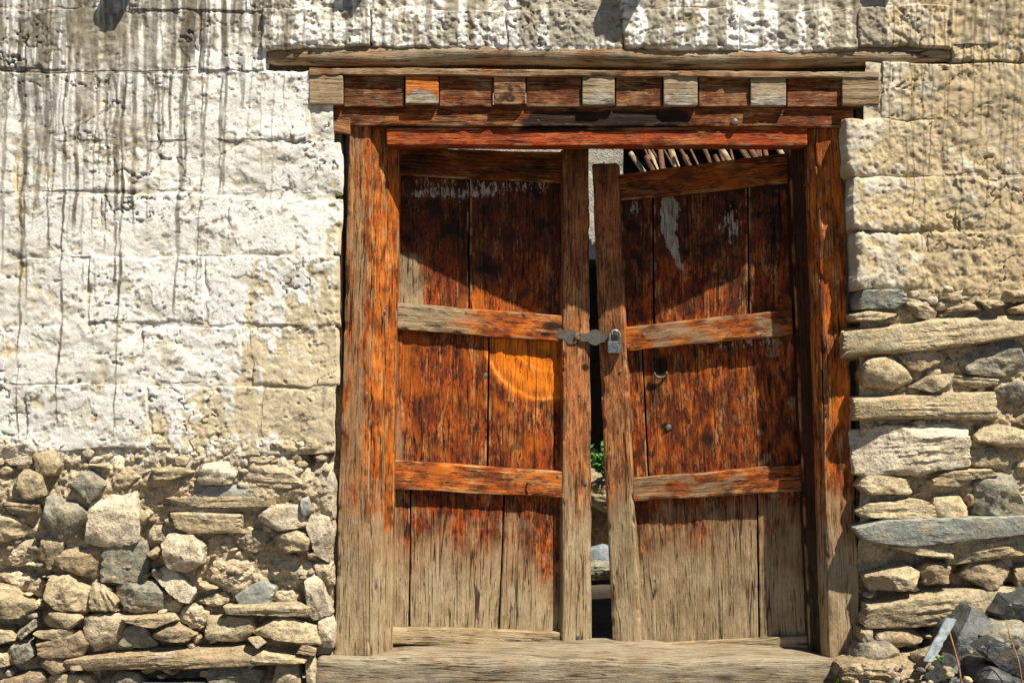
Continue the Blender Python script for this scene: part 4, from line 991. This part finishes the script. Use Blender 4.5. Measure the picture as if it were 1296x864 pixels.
# ---- hasp and padlock
def plate(name, poly, y, thick, mat, parent, bev=0.0012):
    bm = bmesh.new(); vs = [bm.verts.new(P(a, b_, y + dy)) for (a, b_, dy) in poly]
    f = bm.faces.new(vs); bm.normal_update()
    if f.normal.y > 0: bmesh.ops.reverse_faces(bm, faces=[f])
    r = bmesh.ops.extrude_face_region(bm, geom=[f])
    for v in [e for e in r['geom'] if isinstance(e, bmesh.types.BMVert)]: v.co.y += thick
    bmesh.ops.recalc_face_normals(bm, faces=bm.faces)
    bmesh.ops.bevel(bm, geom=[e for e in bm.edges], offset=bev, segments=2, affect='EDGES', clamp_overlap=True)
    V = np.array([v.co[:] for v in bm.verts]); bm.verts.index_update(); F = [tuple(v.index for v in f.verts) for f in bm.faces]; bm.free()
    return mesh_obj(name, V, F, mat, parent, smooth=False)
HY = LP.at(735, 428, -0.010).y - 0.012
hasp = empty('hasp', tuple(P(735, 440, HY)), 'grey iron hasp with two hinged plates joining the door leaves', 'hasp')
plate('fixed_plate', [(703,417.5,0.004),(727,417,0),(729.5,421,0),(729.5,427,0),(724,435.5,0),(719,436,0),(713.5,429.5,0),(702,427.5,0.004)], HY, 0.004, M_iron, hasp)
disc = [(753+10.2*math.cos(a), 427+10.2*math.sin(a), 0.002) for a in np.linspace(math.radians(-152), math.radians(-32), 9)]
disc2 = [(753+10.2*math.cos(a), 427+10.2*math.sin(a), 0.002) for a in np.linspace(math.radians(40), math.radians(150), 9)]
plate('swing_plate', [(734,421.5,0)] + disc + [(782,420.5,-0.002),(783,424,-0.002),(781,431,-0.002)] + disc2 + [(734,432.5,0)], HY, 0.004, M_iron, hasp)
def torus(name, c, R1, R2, r, tilt, parent, mat, a0=0, a1=2*math.pi, axis='y'):
    pts = []
    for a in np.linspace(a0, a1, 22):
        x, z = R1*math.cos(a), R2*math.sin(a)
        pts.append(c + Vector((x*math.cos(tilt), x*math.sin(tilt), z)))
    V, F, G = tube(pts, r, 8); return mesh_obj(name, V, F, mat, parent)
torus('link', P(731.5, 426, HY+0.0), 0.012, 0.008, 0.0030, 0.5, hasp, M_iron)
torus('staple', P(697, 422, HY+0.008), 0.017, 0.010, 0.0036, 0.25, hasp, M_iron)
torus('staple', P(692, 427, HY+0.016), 0.008, 0.012, 0.0030, 1.0, hasp, M_iron)
torus('staple', P(776, 423, HY-0.004), 0.012, 0.009, 0.0032, 1.2, hasp, M_iron)
# padlock
PY = HY - 0.012
lock = empty('padlock', tuple(P(778, 447, PY)), 'small silver laminated padlock hanging closed from the hasp', 'padlock')
def lbox(name, cx, v0, v1, hw, y0, y1, mat, parent, bev=0.002):
    bm = bmesh.new(); a = P(cx-hw, v0, y0); b_ = P(cx+hw, v1, y0)
    r = bmesh.ops.create_cube(bm, size=1)
    for v in bm.verts:
        v.co = Vector((a.x if v.co.x < 0 else b_.x, y0 if v.co.y < 0 else y1, b_.z if v.co.z < 0 else a.z))
    bmesh.ops.bevel(bm, geom=[e for e in bm.edges], offset=bev, segments=2, affect='EDGES', clamp_overlap=True)
    V = np.array([v.co[:] for v in bm.verts]); bm.verts.index_update(); F = [tuple(v.index for v in f.verts) for f in bm.faces]; bm.free()
    return mesh_obj(name, V, F, mat, parent, smooth=False)
for k in range(5):
    lbox('body_plate', 778, 431.6+k*3.0, 434.5+k*3.0, 8.8, PY-0.012, PY+0.012, M_steel, lock, 0.0018)
sh = [P(771.5, 433, PY), P(771.5, 425, PY)] + [P(778+6.5*math.cos(a), 424-6.0*math.sin(a), PY) for a in np.linspace(math.pi, 0, 9)] + [P(784.5, 425, PY), P(784.5, 433, PY)]
V, F, G = tube(sh, 0.0046, 10); mesh_obj('shackle', V, F, M_steel, lock)

# ================================================================== RUBBLE at the foot of the right wall
def rubble(poly, y, tone, kind, label, depth, seed, mat=None):
    W, F, col = stone_geo(to_m(poly, 1040, 590, R9, y), y, depth, tone, kind, seed=seed)
    o = mesh_obj('stone', W, F, mat or (M_wet if tone == 'dark' else M_stone), None, col=col, sharp=24)
    return tag(o, label, 'stone', 'loose stones at the wall foot')
rubble([(150,765),(175,722),(270,708),(315,745),(320,790),(158,790)], -0.10, 'grey', 'round', 'squat grey stone beside the foot of the right door post', 0.12, 1)
rubble([(120,826),(200,800),(460,808),(468,870),(430,940),(125,940)], -0.20, 'brown', 'slab', 'long flat topped brown slab lying beside the threshold end', 0.22, 2)
rubble([(490,820),(535,670),(620,600),(690,640),(705,760),(680,890),(520,890)], -0.20, 'dark', 'block', 'largest dark grey boulder in the rubble heap', 0.26, 3)
rubble([(700,590),(745,535),(850,515),(850,640),(735,630)], -0.14, 'dark', 'block', 'dark bluish stone topmost in the rubble heap at the right edge', 0.2, 4)
rubble([(640,740),(700,700),(840,780),(840,860),(740,820)], -0.40, 'dark', 'flat', 'blue grey slate slanting down at the lower right corner', 0.1, 5)
rubble([(650,690),(720,655),(830,650),(840,760),(760,770)], -0.24, 'grey', 'block', 'grey stone wedged between the boulder and the dark topmost stone', 0.16, 6)
rubble([(470,880),(560,800),(640,850),(620,960),(480,960)], -0.36, 'dark', 'block', 'small dark stone in front of the boulder below the pale sliver', 0.14, 7)
rubble([(640,850),(680,815),(760,830),(830,870),(830,960),(650,960)], -0.44, 'dark', 'block', 'dark stone at the very bottom right under the slanting slate', 0.2, 8)
rubble([(400,770),(470,740),(500,800),(470,850),(410,840)], -0.17, 'brown', 'mud', 'crumbly brown clod at the lower end of the pale sliver', 0.1, 9, M_stone)
# pale sliver of wood leaning on the heap
pl_ = [P(1040+a*R9, 590+b_*R9, y) for a, b_, y in [(494,604,-0.22),(526,608,-0.22),(436,780,-0.29),(404,778,-0.29)]]
o = beam('wood_sliver', None, pl_, 0.012, M_bleach, 'v', 0.003, 0.006, 0.003, 0.015, 0.006, None, 61)
tag(o, 'pale bleached wood sliver leaning on the dark rubble heap', 'wood')
def stalk(pts, r, label):
    V, F, G = tube([P(1040+a*R9, 590+b_*R9, y) for a, b_, y in pts], r, 6)
    tag(mesh_obj('dry_stalk', V, F, M_stalk, None), label, 'stalk', 'dry stalks in the rubble')
stalk([(510,660,-0.42),(530,730,-0.43),(548,800,-0.44),(565,930,-0.46)], [0.002,0.003,0.003,0.003], 'dry orange brown stalk standing before the largest boulder')
stalk([(735,610,-0.44),(755,690,-0.46),(785,770,-0.48),(812,940,-0.5)], [0.0015,0.002,0.002,0.002], 'thin dry stalk standing before the slanting slate at right')
def weed(name, base, n, h, spread, leaf, label, seed, cat='plant'):
    r = random.Random(seed); root = empty(name, tuple(base), label, cat)
    V = []; F = []; SV = []; SF = []
    for i in range(n):
        a = r.uniform(0, 2*math.pi); hh = h*r.uniform(0.45, 1.0)
        tip = Vector((math.cos(a)*spread*r.uniform(0.2, 1), math.sin(a)*spread*r.uniform(0.2, 1), hh))
        v, f, g = tube([base, base + tip*0.5 + Vector((0, 0, 0.1*hh)), base+tip], [0.002, 0.0016, 0.001], 5)
        SF += [tuple(x+len(SV) for x in ff) for ff in f]; SV += v.tolist()
        for k in range(7):
            c = base + tip*r.uniform(0.3, 1.05); d = Vector((r.uniform(-1, 1), r.uniform(-1, 1), r.uniform(-0.3, 0.9))).normalized()
            sd_ = d.cross(Vector((r.uniform(-1, 1), r.uniform(-1, 1), r.uniform(-1, 1)))).normalized(); L = leaf*r.uniform(0.6, 1.2); up = d.cross(sd_)*L*0.12
            n0 = len(V)
            V += [tuple(c), tuple(c+d*L*0.45+sd_*L*0.3+up), tuple(c+d*L), tuple(c+d*L*0.45-sd_*L*0.3+up), tuple(c+d*L*0.5-up)]
            F += [(n0, n0+1, n0+4), (n0+1, n0+2, n0+4), (n0+2, n0+3, n0+4), (n0+3, n0, n0+4)]
    mesh_obj('stems', SV, SF, M_leaf, root); mesh_obj('leaves', V, F, M_leaf, root)
weed('weed', P(1040+480*R9, 590+790*R9, -0.33), 5, 0.03, 0.02, 0.012, 'tiny green weed beside the pale wood sliver', 3)
weed('weed', P(1062, 872, -0.12), 7, 0.05, 0.03, 0.013, 'sparse green weed at the right end of the threshold', 4)

# ================================================================== COURTYARD seen through the gaps
yard = empty('courtyard_wall', (0, 4.6, 0), 'sunlit pale grey courtyard wall seen over the tops of the door leaves', 'wall')
def yard_wall():
    for (x0, x1, z0, z1) in [(-4, -0.1, -0.2, 3.3), (2.15, 4, -0.2, 3.3), (-0.1, 0.76, 1.78, 3.3), (0.76, 2.15, 2.74, 3.3)]:
        nx = int((x1-x0)/0.03); nz = int((z1-z0)/0.03)
        X, Z = np.meshgrid(np.linspace(x0, x1, nx), np.linspace(z0, z1, nz)); X = X.ravel(); Z = Z.ravel()
        Y = 4.6 - 0.02*fbm(X*4, 0.2, Z*4, 4) - 0.008*fbm(X*22, 0.2, Z*22, 3)
        jt = (np.abs(((X+0.1*np.floor(Z/0.3)) % 0.42)-0.21) > 0.195) | (np.abs((Z % 0.3)-0.15) > 0.14)
        Y = Y + 0.012*jt
        c = np.tile(np.array([[0.40, 0.375, 0.32]]), (len(X), 1))*(1+0.3*fbm(X*14, 3.2, Z*14, 3)[:, None])
        mesh_obj('wall_face', np.stack([X, Y, Z], 1), grid(nx, nz), M_mortar, yard, col=c)
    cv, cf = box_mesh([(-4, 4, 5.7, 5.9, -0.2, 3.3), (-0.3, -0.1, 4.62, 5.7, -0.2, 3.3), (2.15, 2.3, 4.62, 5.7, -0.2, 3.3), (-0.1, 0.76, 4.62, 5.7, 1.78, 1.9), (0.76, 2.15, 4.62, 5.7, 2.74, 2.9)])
    mesh_obj('shade_recess', cv, cf, M_shade, yard, smooth=False)  # added recess, its inner shade put into a near-black colour
yard_wall()
def yard_stone(u, v, hw, hh, y, tone, kind, label, seed, depth=0.3, mat=None):
    r = random.Random(seed); nn = 7; poly = []
    for k_ in range(nn):
        th = 2*math.pi*k_/nn + r.uniform(-0.3, 0.3); p = P(u + hw*math.cos(th), v + hh*math.sin(th), y); poly.append((p.x, p.z))
    W, F, col = stone_geo(poly, y, depth, tone, kind, seed=seed)
    tag(mesh_obj('stone', W, F, mat or M_stone, None, col=col), label, 'stone', 'stones behind the door gap')
yard_stone(765, 672, 48, 62, 2.75, 'brown', 'mud', 'big crumbly earth coloured rock seen through the door gap', 31, 0.5)
yard_stone(770, 628, 30, 22, 2.62, 'tan', 'slab', 'tan layered stone on top of the rock in the door gap', 32, 0.3)
yard_stone(762, 703, 20, 10, 2.30, 'pale', 'flat', 'whitish stone low in the door gap', 33, 0.12, M_bleach)
yard_stone(765, 724, 34, 11, 2.22, 'grey', 'slab', 'flat grey stone under the whitish one in the door gap', 34, 0.2)
weed('leafy_plant', P(764, 604, 2.62), 16, 0.17, 0.12, 0.05, 'bright green leafy plant glimpsed through the gap between the door leaves', 6)
# poles leaning against the courtyard wall, above the right leaf
bundle = empty('pole_bundle', (1.4, 4.2, 0), 'bundle of leaning dry poles seen above the right door leaf', 'poles')
r = random.Random(15)
for i in range(30):
    u = 788 + i*7.4 + r.uniform(-6, 6); top = P(u, 140 + r.uniform(0, 62), 4.45 - 0.12*(i % 3))
    bot = Vector((top.x + r.uniform(0.15, 1.7), 3.7 - 0.1*(i % 3), 0.0)); mid = (top+bot)/2 + Vector((r.uniform(-0.12, 0.12), 0, r.uniform(-0.02, 0.04)))
    rd = r.uniform(0.008, 0.03)
    V, F, G = tube([bot, mid, top], [rd*1.1, rd, rd*0.7], 9)
    mesh_obj('pole', V, F, M_dryleaf if r.random() < 0.42 else M_darkpole, bundle)

# gravel and crumbs lying on the heap
r = random.Random(77); Vs = []; Fs = []; Cs = []; off = 0
for i in range(110):
    u = r.uniform(1070, 1320); y = r.uniform(-0.40, -0.06); v = r.uniform(842, 885) - 34*ss(1180, 1260, np.array(u)).item()*r.random()
    a = r.uniform(2, 6); poly = []
    for k_ in range(6):
        th = 2*math.pi*k_/6 + r.uniform(-0.3, 0.3); p = P(u + a*math.cos(th), v + a*0.7*math.sin(th), y); poly.append((p.x, p.z))
    W, F, col = stone_geo(poly, y, a*S*1.6, r.choice(['brown', 'grey', 'dark', 'tan']), 'block', seed=r.random())
    Vs.append(W); Cs.append(col); Fs += [tuple(x+off for x in f) for f in F]; off += len(W)
tag(mesh_obj('gravel', np.concatenate(Vs), Fs, M_stone, None, col=np.concatenate(Cs)), 'loose gravel and crumbs scattered over the rubble heap', 'gravel', None, 'stuff')
